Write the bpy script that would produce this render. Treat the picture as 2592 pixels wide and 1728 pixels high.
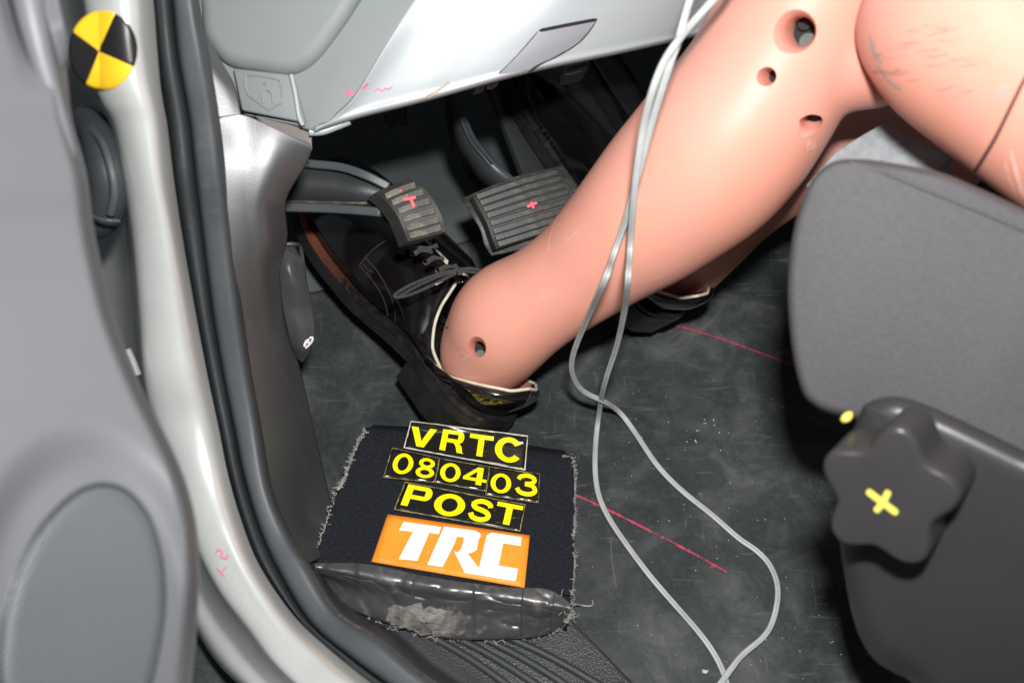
import bpy, bmesh, math, random
from mathutils import Vector, Matrix, noise
from mathutils.bvhtree import BVHTree
random.seed(7)
for o in list(bpy.data.objects): bpy.data.objects.remove(o)
SC = bpy.context.scene
COL = SC.collection
# ------------------------------------------------------------------ camera
FPX, CX, CY = 2880.0, 1296.0, 864.0          # focal length and centre, in pixels of a 2592 px wide frame
PITCH = math.radians(52)
CAM = Vector((0, 0, 0.75))
VV = Vector((0, math.cos(PITCH), -math.sin(PITCH)))
RR = Vector((1, 0, 0))
UU = Vector((0, math.sin(PITCH), math.cos(PITCH)))
cd = bpy.data.cameras.new("camera"); cam = bpy.data.objects.new("camera", cd); COL.objects.link(cam)
cd.lens = 40; cd.sensor_width = 36; cd.clip_start = 0.01; cd.clip_end = 50
cam.location = CAM; cam.rotation_euler = (math.radians(90) - PITCH, 0, 0)
cd.dof.use_dof = True; cd.dof.focus_distance = 0.84; cd.dof.aperture_fstop = 5.4
SC.camera = cam
# ------------------------------------------------------------------ light: a camera flash and a dim hall
w = bpy.data.worlds.new("World"); SC.world = w; w.use_nodes = True
w.node_tree.nodes["Background"].inputs[0].default_value = (0.80, 0.90, 1.0, 1)
w.node_tree.nodes["Background"].inputs[1].default_value = 0.10
ld = bpy.data.lights.new("flash", 'AREA'); ld.shape = 'RECTANGLE'; ld.size = 0.055; ld.size_y = 0.035
ld.energy = 10.5; ld.color = (1.0, 0.985, 0.97)
fl = bpy.data.objects.new("flash", ld); COL.objects.link(fl)
fl.location = CAM + UU * 0.13 + RR * 0.035
aim = CAM + VV * 0.85 + UU * 0.02
fl.rotation_euler = (aim - fl.location).to_track_quat('-Z', 'Y').to_euler()
SC.view_settings.view_transform = 'Standard'; SC.view_settings.look = 'None'
SC.view_settings.exposure = 0; SC.view_settings.gamma = 1
try: SC.cycles.use_denoising = True
except Exception: pass

# ------------------------------------------------------------------ geometry helpers
def P(x, y, d):
    return CAM + d * (VV + ((x - CX) / FPX) * RR - ((y - CY) / FPX) * UU)
def G(x, y, h=0.0):
    k = -(VV - ((y - CY) / FPX) * UU).z
    return P(x, y, (CAM.z - h) / k)
def lerp(a, b, t): return a + (b - a) * t
def smooth(a, b, x):
    t = max(0.0, min(1.0, (x - a) / (b - a))); return t * t * (3 - 2 * t)
def cr(pts, n, closed=False):
    """Catmull-Rom through pts (Vectors), n samples per whole curve"""
    m = len(pts); out = []
    segs = m if closed else m - 1
    tot = n if closed else n - 1
    for i in range(n):
        t = i * segs / tot; k = min(int(t), segs - 1); f = t - k
        if closed: p = [pts[(k + j) % m] for j in (-1, 0, 1, 2)]
        else: p = [pts[max(0, min(m - 1, k + j))] for j in (-1, 0, 1, 2)]
        f2, f3 = f * f, f * f * f
        out.append(0.5 * ((2 * p[1]) + (p[2] - p[0]) * f + (2 * p[0] - 5 * p[1] + 4 * p[2] - p[3]) * f2 + (3 * p[1] - p[0] - 3 * p[2] + p[3]) * f3))
    return out
def V3(t): return Vector(t)
def pxcurve(pts, n, closed=False): return cr([Vector(p) for p in pts], n, closed)
def interp(tab, x):
    if x <= tab[0][0]: return tab[0][1]
    for (a, va), (b, vb) in zip(tab, tab[1:]):
        if x <= b: return va + (vb - va) * (x - a) / (b - a)
    return tab[-1][1]
def tag(o, label=None, cat=None, group=None, kind=None):
    if label: o['label'] = label
    if cat: o['category'] = cat
    if group: o['group'] = group
    if kind: o['kind'] = kind
    return o
def wloc(o):
    l = o.location.copy(); p = o.parent
    while p: l += p.location; p = p.parent
    return l
def thing(name, loc, label, cat, group=None):
    o = bpy.data.objects.new(name, None); COL.objects.link(o); o.location = loc; o.empty_display_size = 0.02
    return tag(o, label, cat, group)
def obj(name, verts, faces, mat, parent=None, flat=False, face_cam=True, solid=0, bevel=0, bseg=2, sub=0, angle=40):
    me = bpy.data.meshes.new(name)
    c = sum((Vector(v) for v in verts), Vector()) / len(verts)
    me.from_pydata([tuple(Vector(v) - c) for v in verts], [], faces); 
    bm = bmesh.new(); bm.from_mesh(me)
    if face_cam == 'closed':
        bmesh.ops.recalc_face_normals(bm, faces=bm.faces)
    elif face_cam:
        bm.normal_update(); s = sum((f.normal.dot(CAM - (f.calc_center_median() + c)) * f.calc_area() for f in bm.faces))
        if s < 0: bmesh.ops.reverse_faces(bm, faces=bm.faces)
    for f in bm.faces: f.smooth = not flat
    bm.normal_update()
    for e in bm.edges:
        if len(e.link_faces) == 2 and e.calc_face_angle(0) > math.radians(angle): e.smooth = False
    bm.to_mesh(me); bm.free()
    if mat: me.materials.append(mat)
    o = bpy.data.objects.new(name, me); COL.objects.link(o)
    o.location = c
    if parent is not None:
        o.parent = parent; o.location = c - wloc(parent)
    if solid:
        m = o.modifiers.new("s", 'SOLIDIFY'); m.thickness = solid; m.offset = -1; m.use_even_offset = False
    if bevel:
        m = o.modifiers.new("b", 'BEVEL'); m.width = bevel; m.segments = bseg; m.limit_method = 'ANGLE'; m.angle_limit = math.radians(35)
    if sub:
        m = o.modifiers.new("u", 'SUBSURF'); m.levels = sub; m.render_levels = sub
    return o
def bvh(verts, faces): return BVHTree.FromPolygons([tuple(v) for v in verts], faces)
def gridfaces(nu, nv, cu=False):
    F = []
    for i in range(nu - 1):
        for j in range(nv if cu else nv - 1):
            j2 = (j + 1) % nv
            F.append((i * nv + j, i * nv + j2, (i + 1) * nv + j2, (i + 1) * nv + j))
    return F
def patchgrid(rows, nu, nv, closed_v=False):
    """rows: control rows of Vectors. nu samples across rows, nv along each row"""
    dense = [cr(r, nv, closed_v) for r in rows]
    cols = [cr([dense[i][j] for i in range(len(rows))], nu) for j in range(nv)]
    V = [cols[j][i] for i in range(nu) for j in range(nv)]
    return V, gridfaces(nu, nv, closed_v)
def patch(name, rows, nu, nv, mat, parent=None, solid=0.003, **k):
    V, F = patchgrid(rows, nu, nv)
    o = obj(name, V, F, mat, parent, solid=solid, **k)
    return o, bvh(V, F), V
def frames(pts):
    T = []
    n = len(pts)
    for i in range(n):
        t = pts[min(i + 1, n - 1)] - pts[max(i - 1, 0)]
        T.append(t.normalized() if t.length > 1e-9 else Vector((0, 0, 1)))
    return T
def sweep(pts, ringf, up=None):
    """sweep closed ring (list of 2D (a,b)) along pts; ringf(i)->list of (a,b); up: reference direction for b axis"""
    T = frames(pts); V = []; prev = None
    for i, p in enumerate(pts):
        t = T[i]
        ref = up if up is not None else (prev if prev is not None else (Vector((0, 0, 1)) if abs(t.z) < .9 else Vector((1, 0, 0))))
        b = (ref - t * ref.dot(t))
        if b.length < 1e-6: b = t.orthogonal()
        b.normalize(); prev = b; a = b.cross(t)
        R = ringf(i); m = len(R)
        for (x, y) in R: V.append(p + a * x + b * y)
    F = gridfaces(len(pts), m, True)
    F.append(tuple(range(m))[::-1]); F.append(tuple(range((len(pts) - 1) * m, len(pts) * m)))
    return V, F
def circ(r, n=10, sx=1, sy=1): return [(r * sx * math.cos(2 * math.pi * k / n), r * sy * math.sin(2 * math.pi * k / n)) for k in range(n)]
def tube(name, pts, r, mat, parent=None, n=40, seg=10, sx=1, sy=1, up=None, dense=True):
    q = cr(pts, n) if dense else pts
    rf = r if callable(r) else (lambda t: r)
    V, F = sweep(q, lambda i: circ(rf(i / (len(q) - 1)), seg, sx, sy), up)
    return obj(name, V, F, mat, parent, face_cam='closed', angle=60)
def bar(name, pts, wa, hb, mat, parent=None, n=24, up=None, bevel=0.001):
    q = cr(pts, n)
    V, F = sweep(q, lambda i: [(-wa / 2, -hb / 2), (wa / 2, -hb / 2), (wa / 2, hb / 2), (-wa / 2, hb / 2)], up)
    return obj(name, V, F, mat, parent, face_cam='closed', bevel=bevel)
def inset(poly, dist):
    n = len(poly); out = []
    A = sum(poly[i][0] * poly[(i + 1) % n][1] - poly[(i + 1) % n][0] * poly[i][1] for i in range(n))
    s = 1 if A > 0 else -1
    for i in range(n):
        a, b, c = Vector(poly[i - 1][:2]), Vector(poly[i][:2]), Vector(poly[(i + 1) % n][:2])
        t = (c - a); t = t.normalized() if t.length else Vector((1, 0))
        nrm = Vector((-t.y, t.x)) * s
        out.append((b.x + nrm.x * dist, b.y + nrm.y * dist))
    return out
def slab(name, outline, dfun, rollpx, roll, depth, mat, parent=None, n=90, closed_curve=True, steps=5, dirv=None, **k):
    """thick rounded body: px outline at depth dfun(x,y), edge rounded over rollpx/roll, extruded away by depth"""
    o2 = [tuple(p) for p in (pxcurve(outline, n, True) if closed_curve else [Vector(p) for p in outline])]
    m = len(o2); dv = (dirv or VV).normalized()
    rings = []
    rings.append([P(x, y, dfun(x, y)) + dv * (depth + roll) for x, y in o2])
    for s in range(steps + 1):
        a = s / steps * math.pi / 2
        ins = inset(o2, rollpx * (1 - math.cos(a)))
        rings.append([P(x, y, dfun(x, y)) + dv * roll * (1 - math.sin(a)) for x, y in ins])
    V = [v for r in rings for v in r]
    F = gridfaces(len(rings), m, True)
    b = (len(rings) - 1) * m
    bm = bmesh.new()
    vs = [bm.verts.new(v) for v in V]
    for f in F: bm.faces.new([vs[i] for i in f])
    top = bm.faces.new([vs[b + i] for i in range(m)]); bot = bm.faces.new([vs[i] for i in range(m)][::-1])
    bmesh.ops.triangulate(bm, faces=[top, bot])
    bm.verts.index_update()
    V = [v.co.copy() for v in bm.verts]; F = [tuple(v.index for v in f.verts) for f in bm.faces]; bm.free()
    o = obj(name, V, F, mat, parent, face_cam='closed', **k)
    return o, bvh(V, F), V
def proj(tree, x, y, off=0.0):
    d = (P(x, y, 1) - CAM).normalized()
    loc, nrm, i, dist = tree.ray_cast(CAM, d)
    if loc is None: return None, None
    if nrm.dot(d) > 0: nrm = -nrm
    return loc + nrm * off, nrm
def strip2d(path, w, closed=False):
    """flat strip polygons around a 2D path (list of (x,y)), half widths w"""
    n = len(path); L = []; R = []
    for i in range(n):
        if closed: a, b = Vector(path[i - 1]), Vector(path[(i + 1) % n])
        else: a, b = Vector(path[max(0, i - 1)]), Vector(path[min(n - 1, i + 1)])
        t = (b - a).normalized(); nr = Vector((-t.y, t.x)); p = Vector(path[i])
        ww = w(i / max(1, n - 1)) if callable(w) else w
        L.append(tuple(p + nr * ww)); R.append(tuple(p - nr * ww))
    q = []
    for i in range(n if closed else n - 1):
        j = (i + 1) % n
        q.append([L[i], L[j], R[j], R[i]])
    return q
def marks(name, tree, strokes, mat, parent, off=0.0004, label=None, n=24, jitter=0.0):
    """pen strokes: px polylines with half width in px, laid on the surface"""
    V = []; F = []
    for si, (pts, hw) in enumerate(strokes):
        q = [tuple(p) for p in pxcurve(pts, n)] if len(pts) > 2 else [tuple(Vector(pts[0]).lerp(Vector(pts[-1]), i / (n - 1))) for i in range(n)]
        def wf(t, hw=hw):
            return hw * (1 + jitter * random.uniform(-1, 1)) * (0.55 + .45 * min(1, min(t, 1 - t) * 12))
        T = frames([Vector((a, b, 0)) for a, b in q]); base = len(V); ok = True; row = []
        for i, (a, b) in enumerate(q):
            ww = wf(i / (n - 1)); nr = Vector((-T[i].y, T[i].x))
            p1, _ = proj(tree, a + nr.x * ww, b + nr.y * ww, off + si * 0.00006); p2, _ = proj(tree, a - nr.x * ww, b - nr.y * ww, off + si * 0.00006)
            row.append((p1, p2))
        row = [r for r in row if r[0] is not None and r[1] is not None]
        for a, b in row: V += [a, b]
        for i in range(len(row) - 1):
            k = base + 2 * i; F.append((k, k + 1, k + 3, k + 2))
    if not V: return None
    o = obj(name, V, F, mat, parent)
    if label: o['label'] = label
    return o

def marks_each(name, tree, strokes, *a, **k):
    for st_ in strokes: marks(name, tree, [st_], *a, **k)
def raised(name, tree, pts, r, mat, parent, off=.0003):
    q = []
    for x, y in pts:
        p, n_ = proj(tree, x, y, off)
        if p: q.append(p)
    return tube(name, q, r, mat, parent, n=max(20, len(q) * 6), seg=8)
# ------------------------------------------------------------------ materials
def pm(name, col, rough=.5, col2=None, vscale=6, vlo=.35, vhi=.65, bump=0, bscale=300, btype='noise', metallic=0, spec=.5, coat=0, sss=0, dist=0.0006, rvar=0, detail=4, stretch=None, coat_rough=.1, sheen=0, ior=1.5):
    m = bpy.data.materials.new(name); m.use_nodes = True
    nt = m.node_tree; b = nt.nodes["Principled BSDF"]
    L = nt.links.new
    b.inputs['Base Color'].default_value = (*col, 1); b.inputs['Roughness'].default_value = rough
    b.inputs['Metallic'].default_value = metallic; b.inputs['Specular IOR Level'].default_value = spec
    b.inputs['Coat Weight'].default_value = coat; b.inputs['Coat Roughness'].default_value = coat_rough
    b.inputs['IOR'].default_value = ior
    if sheen: b.inputs['Sheen Weight'].default_value = sheen
    if sss:
        b.inputs['Subsurface Weight'].default_value = sss; b.inputs['Subsurface Radius'].default_value = (.01, .004, .003); b.inputs['Subsurface Scale'].default_value = .5
    tc = nt.nodes.new('ShaderNodeTexCoord'); src = tc.outputs['Object']
    if stretch:
        mp = nt.nodes.new('ShaderNodeMapping'); mp.inputs['Scale'].default_value = stretch; L(src, mp.inputs['Vector']); src = mp.outputs['Vector']
    if col2 or rvar:
        nz = nt.nodes.new('ShaderNodeTexNoise'); nz.inputs['Scale'].default_value = vscale; nz.inputs['Detail'].default_value = detail; nz.inputs['Roughness'].default_value = .62
        L(src, nz.inputs['Vector'])
        rp = nt.nodes.new('ShaderNodeMapRange'); rp.inputs[1].default_value = vlo; rp.inputs[2].default_value = vhi; L(nz.outputs['Fac'], rp.inputs[0])
        if col2:
            mx = nt.nodes.new('ShaderNodeMix'); mx.data_type = 'RGBA'; mx.inputs[6].default_value = (*col, 1); mx.inputs[7].default_value = (*col2, 1)
            L(rp.outputs[0], mx.inputs[0]); L(mx.outputs[2], b.inputs['Base Color'])
        if rvar:
            r2 = nt.nodes.new('ShaderNodeMapRange'); r2.inputs[3].default_value = rough - rvar; r2.inputs[4].default_value = rough + rvar
            L(rp.outputs[0], r2.inputs[0]); L(r2.outputs[0], b.inputs['Roughness'])
    if bump:
        if btype == 'voronoi':
            t = nt.nodes.new('ShaderNodeTexVoronoi'); t.inputs['Scale'].default_value = bscale; out = t.outputs['Distance']
        elif btype == 'wave':
            t = nt.nodes.new('ShaderNodeTexWave'); t.inputs['Scale'].default_value = bscale; out = t.outputs['Fac']; t.bands_direction = 'Z'
        else:
            t = nt.nodes.new('ShaderNodeTexNoise'); t.inputs['Scale'].default_value = bscale; t.inputs['Detail'].default_value = 3; out = t.outputs['Fac']
        L(tc.outputs['Object'], t.inputs['Vector'])
        bp = nt.nodes.new('ShaderNodeBump'); bp.inputs['Strength'].default_value = bump; bp.inputs['Distance'].default_value = dist
        L(out, bp.inputs['Height']); L(bp.outputs['Normal'], b.inputs['Normal'])
    return m
def layered_floor():
    m = bpy.data.materials.new("rubber_mat"); m.use_nodes = True; nt = m.node_tree; L = nt.links.new
    b = nt.nodes["Principled BSDF"]; tc = nt.nodes.new('ShaderNodeTexCoord')
    def nz(scale, det, lo, hi, stretch=None, dist=0, rot=0):
        s = tc.outputs['Object']
        if stretch:
            mp = nt.nodes.new('ShaderNodeMapping'); mp.inputs['Scale'].default_value = stretch; mp.inputs['Rotation'].default_value = (0, 0, rot); L(s, mp.inputs['Vector']); s = mp.outputs['Vector']
        t = nt.nodes.new('ShaderNodeTexNoise'); t.inputs['Scale'].default_value = scale; t.inputs['Detail'].default_value = det; t.inputs['Roughness'].default_value = .65; t.inputs['Distortion'].default_value = dist
        L(s, t.inputs['Vector']); r = nt.nodes.new('ShaderNodeMapRange'); r.inputs[1].default_value = lo; r.inputs[2].default_value = hi; L(t.outputs['Fac'], r.inputs[0]); return r.outputs[0], t.outputs['Fac']
    def mix(f, a, c):
        x = nt.nodes.new('ShaderNodeMix'); x.data_type = 'RGBA'
        if isinstance(a, tuple): x.inputs[6].default_value = (*a, 1)
        else: L(a, x.inputs[6])
        x.inputs[7].default_value = (*c, 1); L(f, x.inputs[0]); return x.outputs[2]
    def mul(a, k):
        x = nt.nodes.new('ShaderNodeMath'); x.operation = 'MULTIPLY'
        for i, v in enumerate((a, k)):
            if isinstance(v, float): x.inputs[i].default_value = v
            else: L(v, x.inputs[i])
        return x.outputs[0]
    big, _ = nz(5, 5, .38, .68, dist=.6); fine, _ = nz(230, 3, .45, .72); med, _ = nz(20, 8, .46, .72, dist=1.4)
    scr, _ = nz(26, 3, .62, .70, (1, 9, 1), .8, .6); scr2, _ = nz(20, 3, .64, .71, (8, 1, 1), .6, .3)
    c = mix(big, (.024, .028, .030), (.048, .054, .056))
    c = mix(mul(fine, .28), c, (.080, .088, .088))
    c = mix(mul(mul(med, big), .70), c, (.17, .175, .17))
    c = mix(mul(scr, .42), c, (.13, .135, .13)); c = mix(mul(scr2, .34), c, (.14, .145, .14))
    L(c, b.inputs['Base Color'])
    r = nt.nodes.new('ShaderNodeMapRange'); r.inputs[3].default_value = .42; r.inputs[4].default_value = .62; L(big, r.inputs[0]); L(r.outputs[0], b.inputs['Roughness'])
    b.inputs['Specular IOR Level'].default_value = .35
    t = nt.nodes.new('ShaderNodeTexNoise'); t.inputs['Scale'].default_value = 420; t.inputs['Detail'].default_value = 3; L(tc.outputs['Object'], t.inputs['Vector'])
    bp = nt.nodes.new('ShaderNodeBump'); bp.inputs['Strength'].default_value = .2; bp.inputs['Distance'].default_value = .0003; L(t.outputs['Fac'], bp.inputs['Height']); L(bp.outputs['Normal'], b.inputs['Normal'])
    return m
def scuffed(base, name, scuff, amt, scale=30, stretch=(1, 7, 1), lo=.58, hi=.72):
    """streaky scuffs mixed over the colour of an existing material copy"""
    m = base.copy(); m.name = name; nt = m.node_tree; L = nt.links.new; b = nt.nodes["Principled BSDF"]
    tc = nt.nodes.new('ShaderNodeTexCoord'); mp = nt.nodes.new('ShaderNodeMapping'); mp.inputs['Scale'].default_value = stretch; mp.inputs['Rotation'].default_value = (.3, .2, .7)
    L(tc.outputs['Object'], mp.inputs['Vector']); t = nt.nodes.new('ShaderNodeTexNoise'); t.inputs['Scale'].default_value = scale; t.inputs['Detail'].default_value = 6; t.inputs['Roughness'].default_value = .7
    L(mp.outputs['Vector'], t.inputs['Vector']); r = nt.nodes.new('ShaderNodeMapRange'); r.inputs[1].default_value = lo; r.inputs[2].default_value = hi; r.inputs[4].default_value = amt; L(t.outputs['Fac'], r.inputs[0])
    mx = nt.nodes.new('ShaderNodeMix'); mx.data_type = 'RGBA'; mx.inputs[7].default_value = (*scuff, 1); L(r.outputs[0], mx.inputs[0])
    src = b.inputs['Base Color'].links[0].from_socket if b.inputs['Base Color'].links else None
    if src: L(src, mx.inputs[6])
    else: mx.inputs[6].default_value = b.inputs['Base Color'].default_value
    L(mx.outputs[2], b.inputs['Base Color'])
    return m
M = {}
M['floor'] = layered_floor()
M['trim'] = scuffed(pm('grained_trim', (.030, .031, .034), .42, (.045, .046, .050), 12, bump=.4, bscale=800, btype='voronoi', dist=.0009), 'scuffed_trim', (.11, .11, .115), .35, 18)
M['kick'] = scuffed(pm('kick_plastic', (.047, .049, .053), .46, (.058, .060, .064), 9, bump=.16, bscale=850, btype='noise', dist=.00055, spec=1.0, ior=1.62, coat=.3, coat_rough=.5), 'kick_scuffed', (.16, .16, .165), .22, 16)
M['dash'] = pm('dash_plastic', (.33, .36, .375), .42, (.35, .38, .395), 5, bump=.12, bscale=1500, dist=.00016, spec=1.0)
M['dash_shaded'] = pm('dash_shaded_plastic', (.235, .26, .258), .55, (.25, .275, .272), 5, bump=.12, bscale=1200, dist=.00015)  # dash plastic again, darker: shade of the turned-away side put into the colour
M['silver'] = scuffed(pm('silver_paint', (.62, .64, .62), .32, (.66, .675, .655), 4, metallic=.40, rvar=.05, bump=.03, bscale=60), 'silver_worn', (.50, .51, .50), .30, 16, (5, 5, .35), .45, .75)
M['rubber'] = scuffed(pm('black_rubber', (.022, .026, .028), .55, (.032, .037, .040), 14, bump=.2, bscale=700), 'rubber_dusty', (.09, .095, .095), .3, 22)
M['lip'] = scuffed(pm('lip_rubber', (.045, .052, .056), .52, (.060, .067, .072), 14, bump=.15, bscale=600), 'lip_dusty', (.13, .135, .135), .3, 20)
M['door'] = pm('door_plastic', (.112, .116, .124), .50, (.122, .126, .134), 5, bump=.22, bscale=520, dist=.0004)
M['grille'] = pm('grille_plastic', (.078, .088, .093), .55, (.085, .095, .10), 8, bump=.6, bscale=200, btype='wave', dist=.0004)
M['skin'] = scuffed(scuffed(pm('vinyl_skin', (.74, .348, .284), .46, (.72, .318, .228), 5, sss=.12, bump=.05, bscale=240, spec=.38), 'skin_scuff', (.84, .47, .36), .35, 24, (1, 6, 1), .60, .74), 'skin_smudge', (.50, .25, .16), .45, 9, (1, 1, 1), .60, .78)
M['skinmark'] = pm('skin_scrape', (.40, .33, .31), .6)
M['skinpale'] = pm('skin_streak', (.85, .50, .42), .5)
M['fabric'] = pm('seat_fabric', (.070, .068, .073), .85, (.088, .086, .092), 420, .3, .7, bump=.5, bscale=900, dist=.0006)
M['fabric_lit'] = pm('lit_grey_fabric', (.26, .275, .29), .85, (.34, .355, .37), 120, bump=.6, bscale=900, dist=.0007)  # light grey seat cloth, the flash's brightness on it painted into the colour
M['blackplastic'] = scuffed(pm('black_plastic', (.033, .032, .033), .37, (.038, .037, .038), 9, bump=.06, bscale=500, spec=.55), 'black_plastic_scuff', (.06, .06, .06), .25, 14)
M['knob'] = pm('knob_plastic', (.036, .034, .035), .36, (.041, .039, .040), 9, bump=.06, bscale=500, spec=.5)
M['yellowink'] = pm('yellow_marker', (.80, .72, .12), .5)
M['redink'] = pm('red_marker', (.80, .12, .15), .5)
M['pinkink'] = pm('pink_marker', (.62, .10, .20), .5, (.60, .22, .30), 60)
M['whiteink'] = pm('white_marker', (.8, .8, .8), .5)
M['redline'] = scuffed(pm('red_pencil', (.42, .03, .075), .7, (.50, .05, .10), 90), 'red_pencil_worn', (.035, .035, .037), .9, 160, (1, 1, 1), .50, .60)
M['tyellow'] = pm('target_yellow', (.82, .50, .02), .4)
M['tblack'] = pm('target_black', (.012, .012, .012), .4)
M['shoe'] = scuffed(pm('shoe_leather', (.0050, .0045, .0047), .13, (.0075, .006, .0055), 18, rvar=.04, bump=.05, bscale=60, spec=.6, dist=.0006, coat=.8, coat_rough=.10), 'shoe_scuffed', (.055, .030, .016), .16, 24, (1.6, 1, 1), .57, .74)
M['sole'] = pm('sole_rubber', (.010, .010, .010), .35, (.02, .019, .018), 50, bump=.3, bscale=300)
M['welt'] = pm('welt_leather', (.013, .012, .013), .30, (.040, .034, .036), 130, .45, .75, bump=.8, bscale=420, dist=.001)
M['welttoe'] = pm('welt_worn', (.34, .11, .055), .42, (.13, .05, .03), 80, .42, .7, bump=.5, bscale=420, dist=.0008)
M['lining'] = pm('shoe_lining', (.42, .20, .155), .6)
M['cream'] = pm('cream_edge', (.66, .60, .47), .6, (.50, .45, .34), 120)
M['stitch'] = pm('stitch_thread', (.16, .10, .11), .6)
M['lace'] = pm('lace_cotton', (.022, .022, .022), .8, (.05, .05, .05), 900, .45, .6, bump=.9, bscale=1100, dist=.0008)
M['aglet'] = pm('aglet_metal', (.55, .52, .60), .25, metallic=.8)
M['armgrey'] = pm('pedal_steel', (.055, .064, .070), .42, (.065, .074, .08), 30, bump=.15, bscale=500)
M['armdark'] = pm('pedal_dark', (.024, .027, .029), .45, (.03, .033, .035), 30, bump=.2, bscale=500)
M['pad'] = scuffed(pm('pad_rubber', (.052, .051, .046), .55, (.055, .052, .047), 60, bump=.25, bscale=500), 'pad_dirty', (.22, .19, .13), .75, 75, (1, 1, 1), .47, .66)
M['pad2'] = scuffed(pm('pad_rubber_black', (.020, .021, .021), .5, (.032, .033, .031), 60, bump=.25, bscale=500), 'pad_dusty', (.15, .145, .12), .65, 80, (1, 3, 1), .52, .70)
M['padbase'] = scuffed(pm('pad_base', (.022, .022, .021), .6, (.034, .032, .029), 60, bump=.25, bscale=500), 'pad_base_dirty', (.14, .125, .09), .3, 60, (1, 1, 1), .50, .70)
M['carpet'] = pm('pad_carpet', (.012, .0135, .018), .95, (.021, .0235, .030), 420, .35, .7, bump=1.0, bscale=520, dist=.002, spec=.1, detail=6)
M['tape'] = scuffed(pm('duct_tape', (.045, .045, .047), .36, (.062, .060, .060), 40, bump=.16, bscale=55, dist=.0015, rvar=.06, spec=1.0), 'tape_worn', (.22, .21, .195), .7, 48, (1, 1, 1), .55, .70)
M['fluff'] = pm('grey_fluff', (.24, .225, .205), .9, (.06, .058, .055), 60, .38, .66, bump=.6, bscale=700, dist=.002)
M['fibre'] = pm('frayed_fibre', (.40, .38, .35), .9)
M['fibredark'] = pm('dark_fibre', (.02, .02, .022), .9)
M['lblack'] = scuffed(pm('label_black', (.012, .011, .010), .22, spec=.6, bump=.1, bscale=60, dist=.001), 'label_scratched', (.42, .33, .03), .55, 120, (1, 5, 1), .62, .70)
M['lyellow'] = pm('label_yellow', (.92, .84, .0), .45, spec=.3)
M['lorange'] = pm('label_orange', (.95, .27, .02), .45, (.93, .31, .03), 20, spec=.3)
M['lwhite'] = pm('label_white', (.86, .86, .86), .5, spec=.3)
M['lrim'] = pm('label_rim', (.70, .69, .64), .6, (.45, .40, .2), 150)
M['lrimy'] = pm('label_rim_worn', (.42, .34, .10), .6, (.04, .035, .02), 150)
M['cable'] = pm('cable_grey', (.34, .36, .35), .5, (.44, .46, .45), 40)
M['foot'] = pm('footwell_lining', (.052, .062, .065), .75, (.060, .070, .073), 30, bump=.3, bscale=900)
M['dark'] = pm('dark_void', (.008, .008, .009), .8)
M['bolt'] = pm('dull_bolt', (.055, .062, .056), .6)
M['metalbolt'] = pm('steel_bolt', (.25, .27, .26), .35, metallic=.7)
M['ground'] = pm('ground', (.006, .006, .007), .9, (.012, .012, .012), 20)
M['greyplastic'] = pm('grey_plastic', (.22, .22, .22), .5)
M['brown'] = pm('shaded_flap', (.20, .175, .17), .7)  # brown holds the shadow of the gap under the dash
M['chip'] = pm('pale_chip', (.6, .6, .58), .5)
M['shine'] = pm('flap_vinyl', (.040, .042, .046), .42, (.055, .057, .061), 20, bump=.5, bscale=30, dist=.003)

def wear_mix(m, col, col2):
    nt = m.node_tree; L = nt.links.new; b = nt.nodes["Principled BSDF"]; src = b.inputs['Base Color'].links[0].from_socket
    a = nt.nodes.new('ShaderNodeAttribute'); a.attribute_name = 'wear'
    t = nt.nodes.new('ShaderNodeTexNoise'); t.inputs['Scale'].default_value = 160; t.inputs['Detail'].default_value = 5
    tc = nt.nodes.new('ShaderNodeTexCoord'); L(tc.outputs['Object'], t.inputs['Vector'])
    ad = nt.nodes.new('ShaderNodeMath'); ad.operation = 'MULTIPLY_ADD'; ad.inputs[1].default_value = 1.6; L(t.outputs['Fac'], ad.inputs[0]); ad.inputs[2].default_value = -.8
    sm = nt.nodes.new('ShaderNodeMath'); sm.operation = 'MULTIPLY_ADD'; L(a.outputs['Fac'], sm.inputs[0]); sm.inputs[1].default_value = 2.0; sm.inputs[2].default_value = -.7
    s2 = nt.nodes.new('ShaderNodeMath'); s2.operation = 'ADD'; s2.use_clamp = True; L(ad.outputs[0], s2.inputs[0]); L(sm.outputs[0], s2.inputs[1])
    c = nt.nodes.new('ShaderNodeMix'); c.data_type = 'RGBA'; c.inputs[6].default_value = (*col, 1); c.inputs[7].default_value = (*col2, 1); L(t.outputs['Fac'], c.inputs[0])
    mx = nt.nodes.new('ShaderNodeMix'); mx.data_type = 'RGBA'; L(s2.outputs[0], mx.inputs[0]); L(src, mx.inputs[6]); L(c.outputs[2], mx.inputs[7]); L(mx.outputs[2], b.inputs['Base Color'])
wear_mix(M['welt'], (.30, .095, .05), (.09, .035, .025))
# ------------------------------------------------------------------ setting: floor, toe board, ground
AL = math.radians(25)
AA = Vector((math.cos(AL), math.sin(AL), 0)); BB = Vector((-math.sin(AL), math.cos(AL), 0))
def fl_left(b): return interp([(-1.0, -.12), (0.0, -.135), (.12, -.09), (.3, -.04), (.45, .0), (.60, .02), (1.2, .02)], b)
prof = [(-.55 + i * .05, 0.0) for i in range(0, 27)]            # to b = .75
for k in range(1, 9):
    a = k / 8 * math.radians(62); prof.append((.75 + .16 * math.sin(a), .16 * (1 - math.cos(a))))
b0, z0 = prof[-1]
for k in range(1, 8): prof.append((b0 + k * .05 * math.cos(math.radians(62)), z0 + k * .05 * math.sin(math.radians(62))))
V = []; na = 40
for b, z in prof:
    for j in range(na):
        a = lerp(fl_left(b) - .06, 1.1, j / (na - 1)); V.append(AA * a + BB * b + Vector((0, 0, z + .0012 * noise.noise(Vector((a * 9, b * 9, 0))))))
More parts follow.
